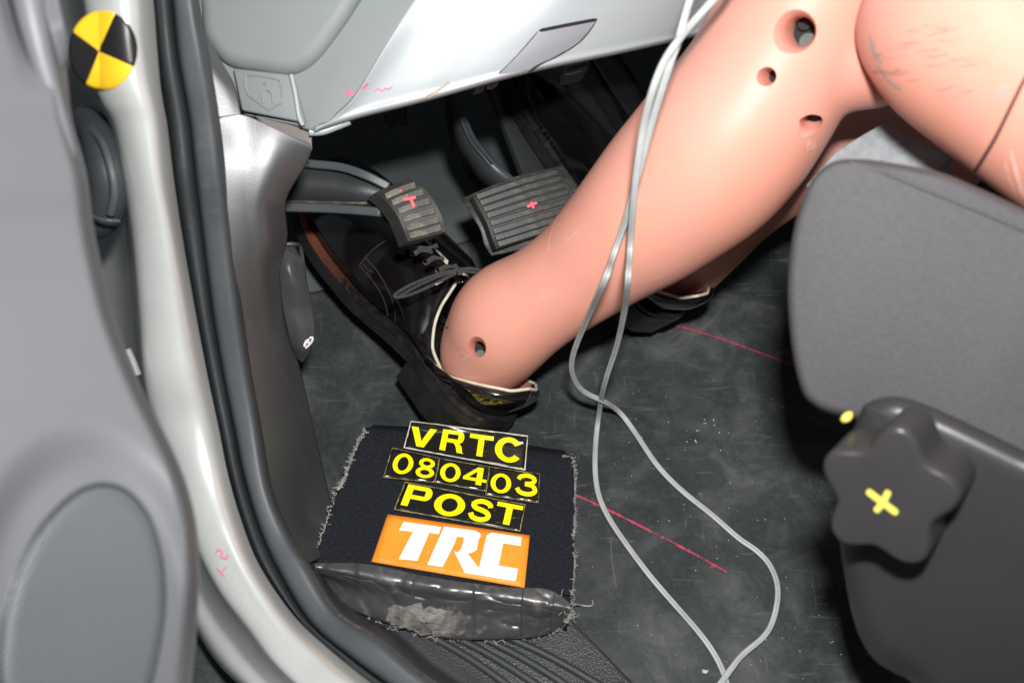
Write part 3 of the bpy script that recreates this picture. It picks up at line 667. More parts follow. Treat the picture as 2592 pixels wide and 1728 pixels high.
# ------------------------------------------------------------------ shoes
LAT = [(0, 0), (.004, .016), (.016, .027), (.04, .033), (.08, .0345), (.12, .036), (.16, .0435), (.20, .0505), (.235, .0495), (.265, .041), (.287, .029), (.300, .014), (.305, 0)]
MED = [(0, 0), (.004, -.015), (.016, -.025), (.04, -.030), (.08, -.028), (.12, -.027), (.16, -.034), (.20, -.044), (.235, -.046), (.265, -.040), (.287, -.029), (.300, -.015), (.305, 0)]
def shoe_model(root_part, W, rich=True):
    """W maps local (x toe, y outer, z up) to world"""
    NH = 48
    def side(tab, n): return cr([Vector((a, b, 0)) for a, b in tab], n)
    lat = side(LAT, NH); med = side(MED, NH)
    loop = lat[::-1] + med[1:]                     # toe -> heel along outer, heel -> toe along inner
    n = len(loop)
    def solez(x): return .028 - .020 * smooth(.05, .16, x) + .010 * smooth(.24, .305, x)
    def top(p, outer):
        sx = p.x; s = 1 if outer else -1
        if sx >= .165:
            t = (sx - .165) / .14; rx = lerp(.102, .252, t)
            return Vector((rx, s * lerp(.009, .0012, min(1, t * 2.5)), interp([(.09, .090), (.102, .088), (.13, .082), (.17, .075), (.20, .068), (.23, .062), (.252, .056)], rx)))
        t = sx / .165
        x = interp([(0, -.004), (.05, -.002), (.12, .008), (.35, .040), (.7, .080), (1, .102)], t)
        y = s * interp([(0, .0), (.05, .013), (.14, .027), (.35, .0358), (.6, .0345), (.8, .026), (1, .009)], t)
        z = interp([(0, .072), (.12, .062), (.35, .040), (.55, .043), (.8, .065), (1, .087)], t)
        return Vector((x, y, z))
    NV = 18; V = []; topl = []
    for i, p in enumerate(loop):
        outer = i < NH
        T = top(p, outer); S_ = Vector((p.x, p.y, solez(p.x) + .010)); topl.append(T)
        for k in range(NV):
            v = k / (NV - 1); a = v * math.pi / 2
            h = (1 - math.cos(a)) ** 1.15; z = math.sin(a) ** .92
            q = Vector((lerp(S_.x, T.x, h), lerp(S_.y, T.y, h), lerp(S_.z, T.z, z)))
            if p.x < .165:                                  # rear wall: bulge of the heel counter
                b = .0085 * math.sin(v * math.pi) ; d = Vector((p.x - .06, p.y * 1.2, 0))
                if d.length: q += d.normalized() * b
            V.append(W @ q)
    F = gridfaces(n, NV)
    up = obj('shoe_upper', V, F, M['shoe'], root_part, face_cam=False, solid=0, angle=180)
    bm = bmesh.new(); bm.from_mesh(up.data); bmesh.ops.recalc_face_normals(bm, faces=bm.faces)
    c = sum((v.co for v in bm.verts), Vector()) / len(bm.verts)
    if sum(f.normal.dot(f.calc_center_median() - c) for f in bm.faces) < 0: bmesh.ops.reverse_faces(bm, faces=bm.faces)
    bm.to_mesh(up.data); bm.free()
    m = up.modifiers.new("s", 'SOLIDIFY'); m.thickness = .0022; m.offset = -1
    tree = bvh(V, F)
    def ringpts(off, zf): 
        out = []
        for i, p in enumerate(loop):
            a, b = loop[i - 1 if i else n - 2], loop[i + 1 if i < n - 1 else 1]
            t = (b - a); t.normalize(); nr = Vector((t.y, -t.x, 0))
            if nr.dot(p - Vector((.15, 0, 0))) < 0 and abs(p.y) > .02: nr = -nr
            if p.x < .02 and nr.x > 0: nr = -nr
            if p.x > .29 and nr.x < 0: nr = -nr
            q = p + nr * off; out.append(W @ Vector((q.x, q.y, zf(p.x))))
        return out
    def layer(name, off, z0, z1, mat, sel=None):
        a = ringpts(off, z0); b = ringpts(off, z1); c_ = ringpts(off - .012, z1)
        if sel: a, b, c_ = a[sel], b[sel], c_[sel]
        return obj(name, a + b + c_, gridfaces(3, len(a)), mat, root_part, face_cam=False, angle=50)
    fr_ = slice(0, 21)
    layer('outsole', .0050, lambda x: solez(x) - .006, lambda x: solez(x) + .003, M['sole'])
    layer('welt', .0040, lambda x: solez(x) + .0035, lambda x: solez(x) + .0080, M['welt'])
    if rich:
        ww = [o_ for o_ in root_part.children if o_.name.startswith('welt')][0]
        at = ww.data.attributes.new('wear', 'FLOAT', 'POINT'); nn = len(loop)
        for i in range(3 * nn): at.data[i].value = 1 - smooth(14, 30, i % nn)
    bo_ = ringpts(.004, lambda x: solez(x) - .0055)
    obj('sole_bottom', bo_, [tuple(range(n))], M['sole'], root_part, flat=True)
    # stacked heel
    hl = [(x, y) for x, y in [(0, 0), (.004, .018), (.016, .029), (.04, .035), (.078, .037), (.078, -.032), (.04, -.033), (.016, -.028), (.004, -.017)]]
    tp = [W @ Vector((x - .003, y * 1.05, .0225)) for x, y in hl]; bt_ = [W @ Vector((x - .002, y * 1.02, 0.0)) for x, y in hl]
    k = len(hl); obj('heel_block', bt_ + tp, [tuple(range(k)), tuple(range(k, 2 * k))] + [(i, (i + 1) % k, (i + 1) % k + k, i + k) for i in range(k)], M['sole'], root_part, face_cam='closed', bevel=.001)
    # topline edge: cream piping and dark binding
    col = [t for t, p in zip(topl, loop) if p.x < .17]
    tube('collar_piping', [W @ (t + Vector((0, 0, .0006))) for t in col], .0013, M['cream'], root_part, n=90, seg=8)
    tube('collar_binding', [W @ (t + Vector((0, t.y * .05, -.0026)) + Vector((t.x - .06, t.y, 0)).normalized() * .0006) for t in col], .0014, M['shoe'], root_part, n=90, seg=8)
    inn = [W @ Vector((lerp(t.x, .06, .05), t.y * .92, t.z - .001)) for t in col]; inl = [W @ Vector((lerp(t.x, .06, .12), t.y * .84, .028)) for t in col]
    ks = [i for i, t in enumerate(col) if t.x < .052]; k0, k1 = ks[0], ks[-1]
    for nm_, sl, mt in (('shoe_lining', slice(k0, k1 + 1), 'lining'), ('quarter_lining', slice(0, k0 + 1), 'shoe'), ('quarter_lining', slice(k1, len(col)), 'shoe')):
        obj(nm_, inn[sl] + inl[sl], gridfaces(2, len(inn[sl])), M[mt], root_part, face_cam=False)
    # tongue
    tr = []
    for x, z, wd in ((.20, .066, .010), (.17, .073, .013), (.14, .080, .016), (.108, .088, .019), (.088, .096, .020)):
        tr.append([W @ Vector((x, wd, z - .006)), W @ Vector((x, wd * .5, z - .002)), W @ Vector((x, 0, z - .0008)), W @ Vector((x, -wd * .5, z - .002)), W @ Vector((x, -wd, z - .006))])
    V_, F_ = patchgrid(tr, 24, 14); obj('tongue', V_, F_, M['shoe'], root_part, face_cam=False, solid=.002)
    nV = len(V)
    return bvh(V + V_, F + [tuple(i + nV for i in f) for f in F_])
dummy = thing('crash_test_dummy', P(1600, 800, .85), 'pink vinyl crash test dummy legs in black lace-up shoes, seated over the pedals', 'dummy')
def frame_part(label, T, x, y, z, sc=1.0):
    W = Matrix.Translation(Vector(T)) @ Matrix((Vector(x), Vector(y), Vector(z))).transposed().to_4x4() @ Matrix.Scale(sc, 4)
    e = bpy.data.objects.new('shoe', None); COL.objects.link(e); e.parent = dummy; e.location = Vector(T) - dummy.location; e['label'] = label; e.empty_display_size = .02
    return e, W
e1, W1 = frame_part('black shoe nearest the door, toe under the small pedal', (-.0268, .4750, .0080), (-.49395255, .86768642, .05595678), (-.703653, -.43671818, .56049058), (.51076741, .23748159, .82626821))
T_sh = shoe_model(e1, W1)
e2, W2 = frame_part('far black shoe with its toe on the accelerator', (.1127, .5790, .0230), (-.32648365, .88884586, .32149878), (.86413779, .41850418, -.2794998), (.38298083, -.18656713, .90472006))
T_sh2 = shoe_model(e2, W2, False)
# accelerator pedal under the far shoe
ap = thing('accelerator_pedal', W2 @ Vector((.15, 0, -.01)), 'black accelerator pedal half hidden under the far shoe', 'pedal', 'foot pedals')
rows = [[W2 @ Vector((x, y, -.004 + .10 * (x - .2) ** 2 * 0)) for y in (-.058, -.01, .035)] for x in (.27, .20, .13)]
V, F = patchgrid(rows, 14, 10)
obj('pedal_plate', V, F, M['armdark'], ap, solid=.008, bevel=.001)
bar('pedal_arm', [W2 @ Vector((.25, -.02, -.012)), W2 @ Vector((.33, -.02, .0)), W2 @ Vector((.40, -.02, .05))], .010, .008, M['armdark'], ap, n=12)
# stitching rows, cut as short dashes lying on the leather
def stitches(pts, n, parent, tree, hw=1.0):
    q = pxcurve(pts, n * 2); V = []; F = []
    for i in range(0, len(q) - 1, 2):
        a, b = q[i], q[i].lerp(q[i + 1], .9); t = (b - a).normalized(); nr = Vector((-t.y, t.x)) * hw
        ps = [proj(tree, *(a + nr), .0004)[0], proj(tree, *(b + nr), .0004)[0], proj(tree, *(b - nr), .0004)[0], proj(tree, *(a - nr), .0004)[0]]
        if None in ps: continue
        k = len(V); V += ps; F.append((k, k + 1, k + 2, k + 3))
    if V:
        o = obj('stitching', V, F, M['stitch'], parent); o['kind'] = 'stuff'; return o
def c4(x, y): return (650 + x * .3827, 350 + y * .3827)
stitches([c4(920, 655), c4(860, 675), c4(780, 730), c4(720, 790), c4(680, 845)], 40, e1, T_sh)
stitches([c4(725, 795), c4(800, 880), c4(860, 980), c4(905, 1090), c4(920, 1200), c4(905, 1340), c4(890, 1440)], 70, e1, T_sh)
stitches([c4(690, 850), c4(760, 930), c4(820, 1020), c4(860, 1120), c4(868, 1220), c4(850, 1370)], 60, e1, T_sh)
stitches([c4(705, 830), c4(740, 870), c4(770, 885)], 10, e1, T_sh)
stitches([(1347, 985), (1330, 1020), (1300, 1050), (1290, 1085)], 26, e1, T_sh)
# laces
LAST = [.83]
def on(tree, x, y, off):
    p, n_ = proj(tree, x, y, off)
    if p is None or abs((p - CAM).dot(VV) - LAST[0]) > .03: return P(x, y, LAST[0] - .002)
    LAST[0] = (p - CAM).dot(VV); return p
def lace(pts, r=.0014, off=.0024, parent=None, tree=None, name='lace', flat=1.0):
    return tube(name, [on(tree or T_sh, *c4(x, y), o) for (x, y, o) in pts], r, M['lace'], parent or e1, n=50, seg=8)
lace([(1330, 870, .005), (1220, 892, .004), (1100, 935, .003), (980, 990, .003), (915, 1035, .003), (925, 1052, .003), (1010, 1035, .003), (1130, 985, .0045), (1240, 930, .006), (1320, 890, .007)], .0014)
lace([(1325, 880, .006), (1230, 905, .006), (1120, 950, .005), (1010, 1005, .004), (940, 1045, .003)], .0012)
lace([(1340, 868, .006), (1400, 862, .006), (1470, 872, .006), (1530, 905, .004), (1570, 930, .003)], .0014)
lace([(1335, 880, .007), (1420, 885, .007), (1490, 900, .005), (1540, 925, .003)], .0012)
lace([(1310, 850, .005), (1335, 872, .009), (1345, 905, .004)], .0018)
for (a, b, c) in (((1040, 762), (1075, 735), (1165, 755)), ((1125, 815), (1165, 785), (1240, 800)), ((1205, 868), (1245, 845), (1330, 850)), ((1060, 710), (1110, 725), (1200, 715))):
    lace([(*a, .001), (*b, .004), (*mid(b, c), .004), (*c, .002)], .0013)
    lace([(a[0] + 8, a[1] + 10, .001), (b[0] + 8, b[1] + 14, .003), (*mid(b, c), .005), (c[0] - 6, c[1] - 16, .002)], .0010)
for ex, ey in ((1036, 762), (1120, 817), (1201, 872)):
    cpt, nrm = proj(T_sh, *c4(ex, ey), .0008)
    if cpt is None: continue
    a = nrm.orthogonal().normalized(); b = nrm.cross(a)
    tube('eyelet', [cpt + (a * math.cos(t) + b * math.sin(t)) * .0022 for t in [k * 2 * math.pi / 14 for k in range(15)]], .0006, M['stitch'], e1, n=20, seg=6)
tube('aglet', [on(T_sh, *c4(1268, 912), .006), on(T_sh, *c4(1225, 942), .006), on(T_sh, *c4(1182, 968), .004)], .0011, M['aglet'], e1, n=8)
marks_each('facing_edge', T_sh, [([c4(1105, 685), c4(1180, 755), c4(1265, 840)], 2.2), ([c4(1350, 905), c4(1400, 935), c4(1450, 960)], 3.0)], M['cream'], e1, off=.0022)
# ------------------------------------------------------------------ dummy legs
def limb(name, st, mat, parent, n=70, seg=40, holes=(), caps=True):
    pts = [P(x, y, d) for x, y, r, d in st]; rad = [Vector((r * d / FPX, 0, 0)) for x, y, r, d in st]
    q = cr(pts, n); rr = cr(rad, n)
    V, F = sweep(q, lambda i: circ(max(rr[i].x, .001), seg))
    o = obj(name, V, F, mat, parent, face_cam='closed', angle=70)
    return o, bvh(V, F)
def foot_fill(W, parent):
    a = [W @ Vector(p) for p in ((.03, 0, .048), (.06, 0, .054), (.09, .0, .060), (.115, 0, .062), (.14, 0, .050))]
    tube('foot', a, lambda t: .012 + .020 * math.sin(min(1, t * 1.1) * 2.6), M['skin'], parent, n=24, seg=24)
def bore(o, tree, holes):
    """holes: (px, py, rpx outer, rpx inner, depth, dx, dy) funnel cut into o; o is replaced by the cut mesh"""
    cut = []
    for (x, y, r0, r1, dep, ax) in holes:
        p, nrm = proj(tree, x, y)
        ax = ax.normalized(); dd = (p - CAM).length; s = dd / FPX
        t = ax.orthogonal().normalized(); b = ax.cross(t)
        V = []; prof_ = [(.006, r0 * 1.5), (.0005, r0 * 1.12), (-.0015, r0), (-.0045, (r0 + r1) / 2), (-.008, r1), (-dep, r1)]
        for h, r in prof_:
            for k in range(32):
                a = k * 2 * math.pi / 32; V.append(p + ax * h + (t * math.cos(a) + b * math.sin(a)) * r * s)
        F = gridfaces(len(prof_), 32, True); F.append(tuple(range(32))[::-1]); F.append(tuple(range((len(prof_) - 1) * 32, len(prof_) * 32)))
        c = obj('cutter', V, F, None, None, face_cam='closed', angle=60); cut.append(c)
        md = o.modifiers.new("cut", 'BOOLEAN'); md.object = c; md.operation = 'DIFFERENCE'; md.solver = 'EXACT'
    bpy.context.view_layer.update()
    dg = bpy.context.evaluated_depsgraph_get()
    me = bpy.data.meshes.new_from_object(o.evaluated_get(dg))
    o.modifiers.clear(); o.data = me
    for c in cut: bpy.data.objects.remove(c)
    bm = bmesh.new(); bm.from_mesh(me)
    for e in bm.edges:
        if len(e.link_faces) == 2: e.smooth = e.calc_face_angle(0) < math.radians(38)
    for f in bm.faces: f.smooth = True
    bm.to_mesh(me); bm.free()
st = [(1182,962,58,.900),(1198,938,90,.888),(1224,898,117,.872),(1254,854,133,.857),(1293,803,143,.838),(1382,746,132,.818),(1472,684,140,.80),(1550,620,160,.783),(1630,553,186,.767),(1710,480,207,.753),(1783,412,220,.741),(1848,335,222,.730),(1905,258,216,.721),(1960,170,212,.713),(2010,80,222,.707),(2050,-20,228,.70),(2085,-140,215,.695),(2102,-230,178,.692),(2110,-290,110,.690),(2114,-320,30,.690)]
def limb_geo(st, n, seg):
    q = cr([P(x, y, d) for x, y, r, d in st], n); rr = cr([Vector((r * d / FPX, 0, 0)) for x, y, r, d in st], n)
    return sweep(q, lambda i: circ(max(rr[i].x, .001), seg))
def fused(name, geos, mat, parent, voxel=.0024, it=14):
    V = []; F = []
    for v, f in geos:
        k = len(V); V += v; F += [tuple(i + k for i in x) for x in f]
    o = obj(name, V, F, mat, parent, face_cam='closed')
    m = o.modifiers.new('r', 'REMESH'); m.mode = 'VOXEL'; m.voxel_size = voxel; m.use_smooth_shade = True
    m = o.modifiers.new('sm', 'SMOOTH'); m.factor = .5; m.iterations = it
    bpy.context.view_layer.update()
    me = bpy.data.meshes.new_from_object(o.evaluated_get(bpy.context.evaluated_depsgraph_get()))
    o.modifiers.clear(); o.data = me
    off = wloc(o)
    return o, bvh([v.co + off for v in me.vertices], [tuple(p.vertices) for p in me.polygons])
KNEE = [(1930,190,120,.72),(1980,150,165,.712),(2050,136,166,.706),(2130,122,162,.70),(2210,104,168,.698),(2290,74,160,.698)]
ll, T_ll = fused('lower_leg', [limb_geo(st, 110, 56), limb_geo(KNEE, 50, 44)], M['skin'], dummy, it=24)
T_kn = T_ll
ll['label'] = 'shin nearest the door, with ankle and knee holes'
view = lambda x, y: (CAM - P(x, y, .7)).normalized()
HOLES = [(1204, 884, 24, 19, .018, (view(1204, 884) - RR * .28 - UU * .05)),
                (2018, 82, 46, 36, .034, (view(2018, 82) - RR * .22)),
                (1942, 194, 21, 17, .022, (view(1942, 194) - RR * .28)),
                (2056, 316, 24, 22, .020, (view(2056, 316) - UU * .45 - RR * .1))]
bore(ll, T_ll, HOLES)
def hole_shade(tree, x, y, r, dep, ax):
    p, n_ = proj(tree, x, y); ax = ax.normalized(); s = (p - CAM).length / FPX
    tube('hole_shade', [p - ax * (dep - .002), p - ax * (dep - .0005)], r * s * .98, M['dark'], dummy, n=3, seg=24)  # black disc painting the shade at the bottom of the hole
def inner_bolt(x, y, d, r, name, mat):
    a = P(x, y, d); return tube(name, [a, a + VV * .004], r, mat, dummy, n=3, seg=12)
for hh in HOLES: hole_shade(T_ll, hh[0], hh[1], hh[3], hh[4], hh[5])
def deep(x, y, dep, r, name, mat):
    p, n_ = proj(T_ll, x, y); a = (p - CAM).normalized(); return tube(name, [p + a * dep, p + a * (dep + .004)], r, mat, dummy, n=3, seg=14)
deep(1216, 896, .014, .0032, 'ankle_bolt', M['bolt'])
deep(2046, 108, .022, .0055, 'knee_bolt', M['bolt'])
deep(2036, 60, .026, .0040, 'knee_bracket', M['dark'])
th, T_th = limb('thigh', [(2254,-92,40,0.650),(2266,-84,120,0.650),(2288,-70,178,0.648),(2326,-46,226,0.644),(2376,-14,258,0.639),(2466,45,292,0.630),(2626,150,308,0.615),(2826,285,320,0.595),(3006,400,320,0.580)], M['skin'], dummy, n=70, seg=56)
th['label'] = 'scraped thigh resting on the seat edge'
marks('seam', T_th, [([(2640, 120), (2592, 205), (2550, 290), (2521, 348), (2490, 400), (2456, 452)], 5)], pm('skin_seam', (.10, .04, .035), .7), dummy, off=.0004, n=40)
random.seed(3)
strokes = []
for k in range(34):
    x = random.uniform(2200, 2440); y = random.uniform(30, 200) + (x - 2200) * .2
    ln = random.uniform(20, 70); strokes.append(([(x, y), (x + ln * .5, y + ln * .02 + random.uniform(-3, 3)), (x + ln, y - ln * .12)], random.uniform(.4, 1.0)))
M['scrape'] = pm('skin_scrape_faint', (.63, .35, .29), .6)
sc_ = marks('scrape', T_th, strokes, M['scrape'], dummy, off=.0003, n=10, jitter=.6, label='grey scrapes on the thigh'); sc_['kind'] = 'stuff'
marks_each('scrape', T_th, [([(2202, 90), (2212, 130), (2232, 160)], 4), ([(2222, 165), (2250, 205), (2285, 228)], 3), ([(2528, 250), (2536, 235), (2540, 215)], 5)], M['skinmark'], dummy, off=.0003, n=20, jitter=.9)
marks_each('streak', T_th, [([(2560, 380), (2575, 440), (2592, 500)], 5), ([(2545, 410), (2555, 450), (2570, 490)], 2)], M['skinpale'], dummy, off=.0004, n=16, jitter=.5)
marks_each('streak', T_ll, [([(1388, 640), (1392, 600), (1405, 565), (1414, 540)], .9), ([(1150, 900), (1170, 890), (1190, 905)], .8), ([(1170, 912), (1182, 905), (1192, 898)], .8)], M['skinpale'], dummy, off=.0002, n=20, jitter=.5)
marks('pen_dash', T_ll, [([(1128, 829), (1136, 829)], 1.4)], M['tblack'], dummy, off=.0003, n=6)
marks('stamped_number', T_ll, [([(2047, 352), (2043, 380)], 1.6), ([(2054, 358), (2051, 366), (2057, 372), (2049, 380)], 1.4), ([(2062, 354), (2060, 378)], 1.4)], M['skinpale'], dummy, off=.0003, n=12)
# far leg
rl, T_rl = limb('lower_leg', [(1668,745,60,.94),(1694,712,86,.922),(1722,672,102,.908),(1776,592,122,.888),(1850,500,136,.872),(1960,405,150,.868),(2080,320,150,.868),(2200,262,150,.868),(2330,262,150,.865),(2520,330,160,.86)], M['skin'], dummy, n=70, seg=36)
rl['label'] = 'far shin in shadow behind the near one'
# ------------------------------------------------------------------ seat
seat = thing('car_seat', P(2300, 1500, .62), 'dark grey cloth car seat with black side trim and star knob', 'car seat')
sdf = lambda x, y: .604 - (x - 2000) * .00005 + (y - 700) * .00006
cu, T_cu, _ = slab('seat_cushion', [(2100,394),(2173,388),(2289,404),(2382,424),(2475,462),(2592,516),(2760,600),(2800,900),(2760,1300),(2500,1250),(2300,1120),(2150,1075),(2083,1057),(2045,1036),(2016,1004),(1994,927),(1980,824),(1976,713),(1989,592),(2014,500),(2047,434)], sdf, 40, .030, .14, M['fabric'], seat, n=160, dirv=(P(1990, 800, 1) - CAM) + RR * .18)
raised('piping', T_cu, [(2150, 412), (2230, 432), (2346, 480), (2470, 530), (2592, 582), (2700, 632)], .0014, M['fabric'], seat, off=-.0003)
patch('seat_insert', [[P(2040, 470, .745), P(2110, 390, .742), P(2170, 350, .742), P(2236, 312, .745)], [P(2090, 520, .73), P(2170, 440, .73), P(2250, 390, .732), P(2300, 345, .735)], [P(2160, 560, .715), P(2250, 500, .715), P(2340, 450, .717), P(2410, 400, .72)]], 20, 20, M['fabric_lit'], seat, solid=.03)
tdf = lambda x, y: .580 - (x - 2100) * .00010 + (y - 1000) * .00010
trm, T_tr, _ = slab('side_trim', [(2160,1042),(2180,1010),(2237,992),(2300,1000),(2400,1040),(2592,1132),(2760,1215),(2800,1500),(2780,1850),(2400,1850),(2300,1740),(2257,1714),(2208,1684),(2172,1636),(2145,1565),(2122,1446),(2108,1322),(2112,1180)], tdf, 85, .022, .06, M['blackplastic'], seat, n=160, steps=8, dirv=(P(2110, 1350, 1) - CAM) + RR * .18)
# star knob
kc = (2242, 1262)
lob = []
angs = [(-80, 184), (-2, 190), (62, 188), (144, 166), (212, 188)]
for i in range(150):
    a = 2 * math.pi * i / 150
    best = 0
    r = 0
    # blend of five lobes at uneven spacing
    A = [math.radians(x) % (2 * math.pi) for x, _ in angs]
    order = sorted(range(5), key=lambda k: A[k]); seq = [A[k] for k in order]; rad = [angs[k][1] for k in order]
    for k in range(5):
        s0, s1 = seq[k], seq[(k + 1) % 5] + (2 * math.pi if k == 4 else 0)
        aa = a if a >= seq[0] else a + 2 * math.pi
        if s0 <= aa <= s1:
            t = (aa - s0) / (s1 - s0); env = lerp(rad[k], rad[(k + 1) % 5], t)
            r = env * (1 - .27 * (0.5 - 0.5 * math.cos(2 * math.pi * t)) ** 1.05)
    lob.append((kc[0] + r * math.cos(a), kc[1] + r * math.sin(a)))
kdf = lambda x, y: .556 - (x - 2242) * .00009 + (y - 1262) * .00009
knv = (VV + RR * .72 + UU * .36).normalized()
kb, T_kb, _ = slab('knob', lob, kdf, 16, .005, .026, M['knob'], seat, n=150, closed_curve=False, steps=6, dirv=knv)
marks('yellow_cross', T_kb, [([(2195, 1240), (2232, 1268), (2272, 1298)], 8), ([(2250, 1240), (2236, 1268), (2216, 1293)], 8)], M['yellowink'], seat, off=.0004, n=20)
ch = thing('paint_dab', P(2140, 1055, .60), 'small yellow paint dab between seat cushion and trim', 'paint dab')
tube('dab', [P(2130, 1064, .585), P(2143, 1056, .583), P(2155, 1044, .585)], lambda t: .0008 + .0016 * math.sin(t * 3.1), M['yellowink'], ch, n=12)
# ------------------------------------------------------------------ open door
dr = thing('car_door', P(300, 1500, .52), 'open grey plastic car door with oval speaker grille', 'car door')
RE = [(-520, 10), (-300, 58), (-150, 95), (0, 121), (165, 165), (298, 182), (441, 220), (573, 237), (750, 275), (860, 309), (992, 364), (1113, 424), (1213, 468), (1322, 496), (1433, 505), (1543, 501), (1728, 485), (1900, 462)]
REc = cr([Vector((x, y, 0)) for y, x in RE], 150)
GO = [(8,1590),(28,1500),(53,1428),(106,1333),(185,1254),(253,1227),(317,1243),(370,1301),(401,1386),(414,1481),(409,1586),(380,1728),(340,1860),(80,1880),(5,1740)]
gx, gy = 215., 1560.
def door_d(x, y, e):
    d = .500 - (e - x) * .00016 - (y - 800) * .000012
    d += .030 * smooth(46, 0, e - x) ** 2
    q = math.hypot((x - 215) / 268, (y - 1590) / 430)
    d += .012 * (1 - smooth(.90, 1.25, q))
    d += .010 * smooth(60, 0, abs((e - x) - 75)) * smooth(250, 60, y)
    d += .006 * math.sin((y - 300) / 95.) * smooth(600, 480, y) * smooth(150, 300, y)
    return d
V = []; nx = 50
for c in REc:
    e, y = c.x, c.y
    for j in range(nx):
        t = j / (nx - 1); x = lerp(-420, e, 1 - (1 - t) ** 1.6); V.append(P(x, y, door_d(x, y, e)))
F = gridfaces(len(REc), nx)
dpn = obj('door_panel', V, F, M['door'], dr, solid=.02); T_door = bvh(V, F)
gol = pxcurve(GO, 110, True); gc = Vector((gx, gy)); V = []; nr = 16
for k in range(nr):
    t = k / (nr - 1)
    for p in gol:
        q = gc.lerp(p, max(.01, t) * .985); V.append(proj(T_door, q.x, q.y, .0016 if t < .97 else .0002)[0] or P(q.x, q.y, .47))
obj('speaker_grille', V, gridfaces(nr, 110, True), M['grille'], dr)
raised('grille_gap', T_door, [(p.x, p.y) for p in gol] + [(gol[0].x, gol[0].y)], .0014, M['armdark'], dr, off=-.0006)
tube('door_edge_strip', [P(0, -420, .49), P(38, -200, .493), P(60, -60, .495), P(82, 60, .496), P(112, 180, .50), P(150, 290, .506), P(190, 400, .516)], lambda t: .0066 * min(1, max(0, 1 - t) * 1.7) ** .6 + .0002, M['door'], dr, n=30, seg=14)
sw = thing('wire_stub', P(335, 900, .72), 'pale plastic strip behind the door edge', 'strip')
tube('strip', [P(322, 885, .70), P(335, 915, .70), P(348, 950, .70)], .0025, M['greyplastic'], sw, n=12)

# ------------------------------------------------------------------ carpet covered block with labels
def cb(x, y): return (700 + x * .3826, 1050 + y * .3826)
blk = thing('sign_block', G(1130, 1400, 0), 'carpet covered block with yellow and orange label stickers on the floor', 'sign block')
tops = [[cb(585, 105), cb(870, 130), cb(1180, 180), cb(1500, 240), cb(1960, 292)],
        [cb(440, 430), cb(800, 480), cb(1150, 530), cb(1550, 590), cb(1975, 640)],
        [cb(330, 740), cb(700, 800), cb(1100, 860), cb(1500, 920), cb(1968, 960)],
        [cb(238, 985), cb(600, 1050), cb(1050, 1120), cb(1500, 1180), cb(1952, 1265)]]
HB = .035
rows = []
rows.append([G(x, y, .004) + Vector((0, .004, 0)) for x, y in [cb(640, 95), cb(880, 105), cb(1200, 150), cb(1500, 200), cb(1900, 262)]])
rows.append([G(x, y, HB - .012) for x, y in [cb(600, 92), cb(870, 112), cb(1180, 160), cb(1500, 215), cb(1945, 275)]])
for r in tops: rows.append([G(x, y, HB) for x, y in r])
front = [cb(240, 1010), cb(600, 1110), cb(1050, 1190), cb(1500, 1250), cb(1945, 1290)]
rows.append([G(x, y, HB - .006) for x, y in front])
low = [cb(245, 1120), cb(600, 1300), cb(1050, 1440), cb(1500, 1455), cb(1930, 1350)]
rows.append([G(x, y, .010) for x, y in [cb(242, 1060), cb(600, 1230), cb(1050, 1370), cb(1500, 1390), cb(1935, 1320)]])
rows.append([G(x, y, .002) for x, y in low])
V, F = patchgrid(rows, 70, 60)
for i, v in enumerate(V): V[i] = v + Vector((0, 0, .0012 * noise.noise(v * 60)))
body = obj('carpet_pad', V, F, M['carpet'], blk, solid=.01); T_blk = bvh(V, F)
# tape over the front edge
rows = [[G(x, y, HB + .0012) for x, y in [cb(238, 978), cb(600, 985), cb(1050, 1075), cb(1500, 1135), cb(1790, 1150), cb(1940, 1240)]],
        [G(x, y, HB + .0016) for x, y in [cb(238, 1000), cb(600, 1050), cb(1050, 1130), cb(1500, 1190), cb(1780, 1230), cb(1945, 1275)]],
        [G(x, y, HB - .001) for x, y in [cb(240, 1018), cb(600, 1090), cb(1050, 1170), cb(1500, 1235), cb(1770, 1268), cb(1945, 1295)]],
        [G(x, y, HB - .0055) for x, y in [cb(240, 1038), cb(600, 1122), cb(1050, 1206), cb(1500, 1268), cb(1760, 1298), cb(1943, 1312)]],
        [G(x, y, HB - .015) for x, y in [cb(240, 1060), cb(600, 1190), cb(1050, 1300), cb(1500, 1345), cb(1760, 1360), cb(1938, 1330)]],
        [G(x, y, .009) for x, y in [cb(244, 1125), cb(520, 1285), cb(1050, 1450), cb(1500, 1470), cb(1760, 1450), cb(1930, 1362)]],
        [G(x, y, .004) for x, y in [cb(250, 1140), cb(520, 1295), cb(1050, 1462), cb(1500, 1478), cb(1760, 1455), cb(1925, 1368)]]]
V, F = patchgrid(rows, 60, 130)
for i, v in enumerate(V):
    j = i % 130; k = i // 130
    w_ = noise.noise(v * 45) * .0009 - .0013 * (1 - abs(noise.noise(Vector((v.x * 40, v.y * 60, v.z * 90 + 3))))) ** 8 + noise.noise(v * 200) * .0004 + (.0016 if (j // 22) % 2 else 0)
    V[i] = v + (CAM - v).normalized() * (w_ + .0022)
tp = obj('tape', V, F, M['tape'], blk, solid=.0008); T_tp = bvh(V, F)
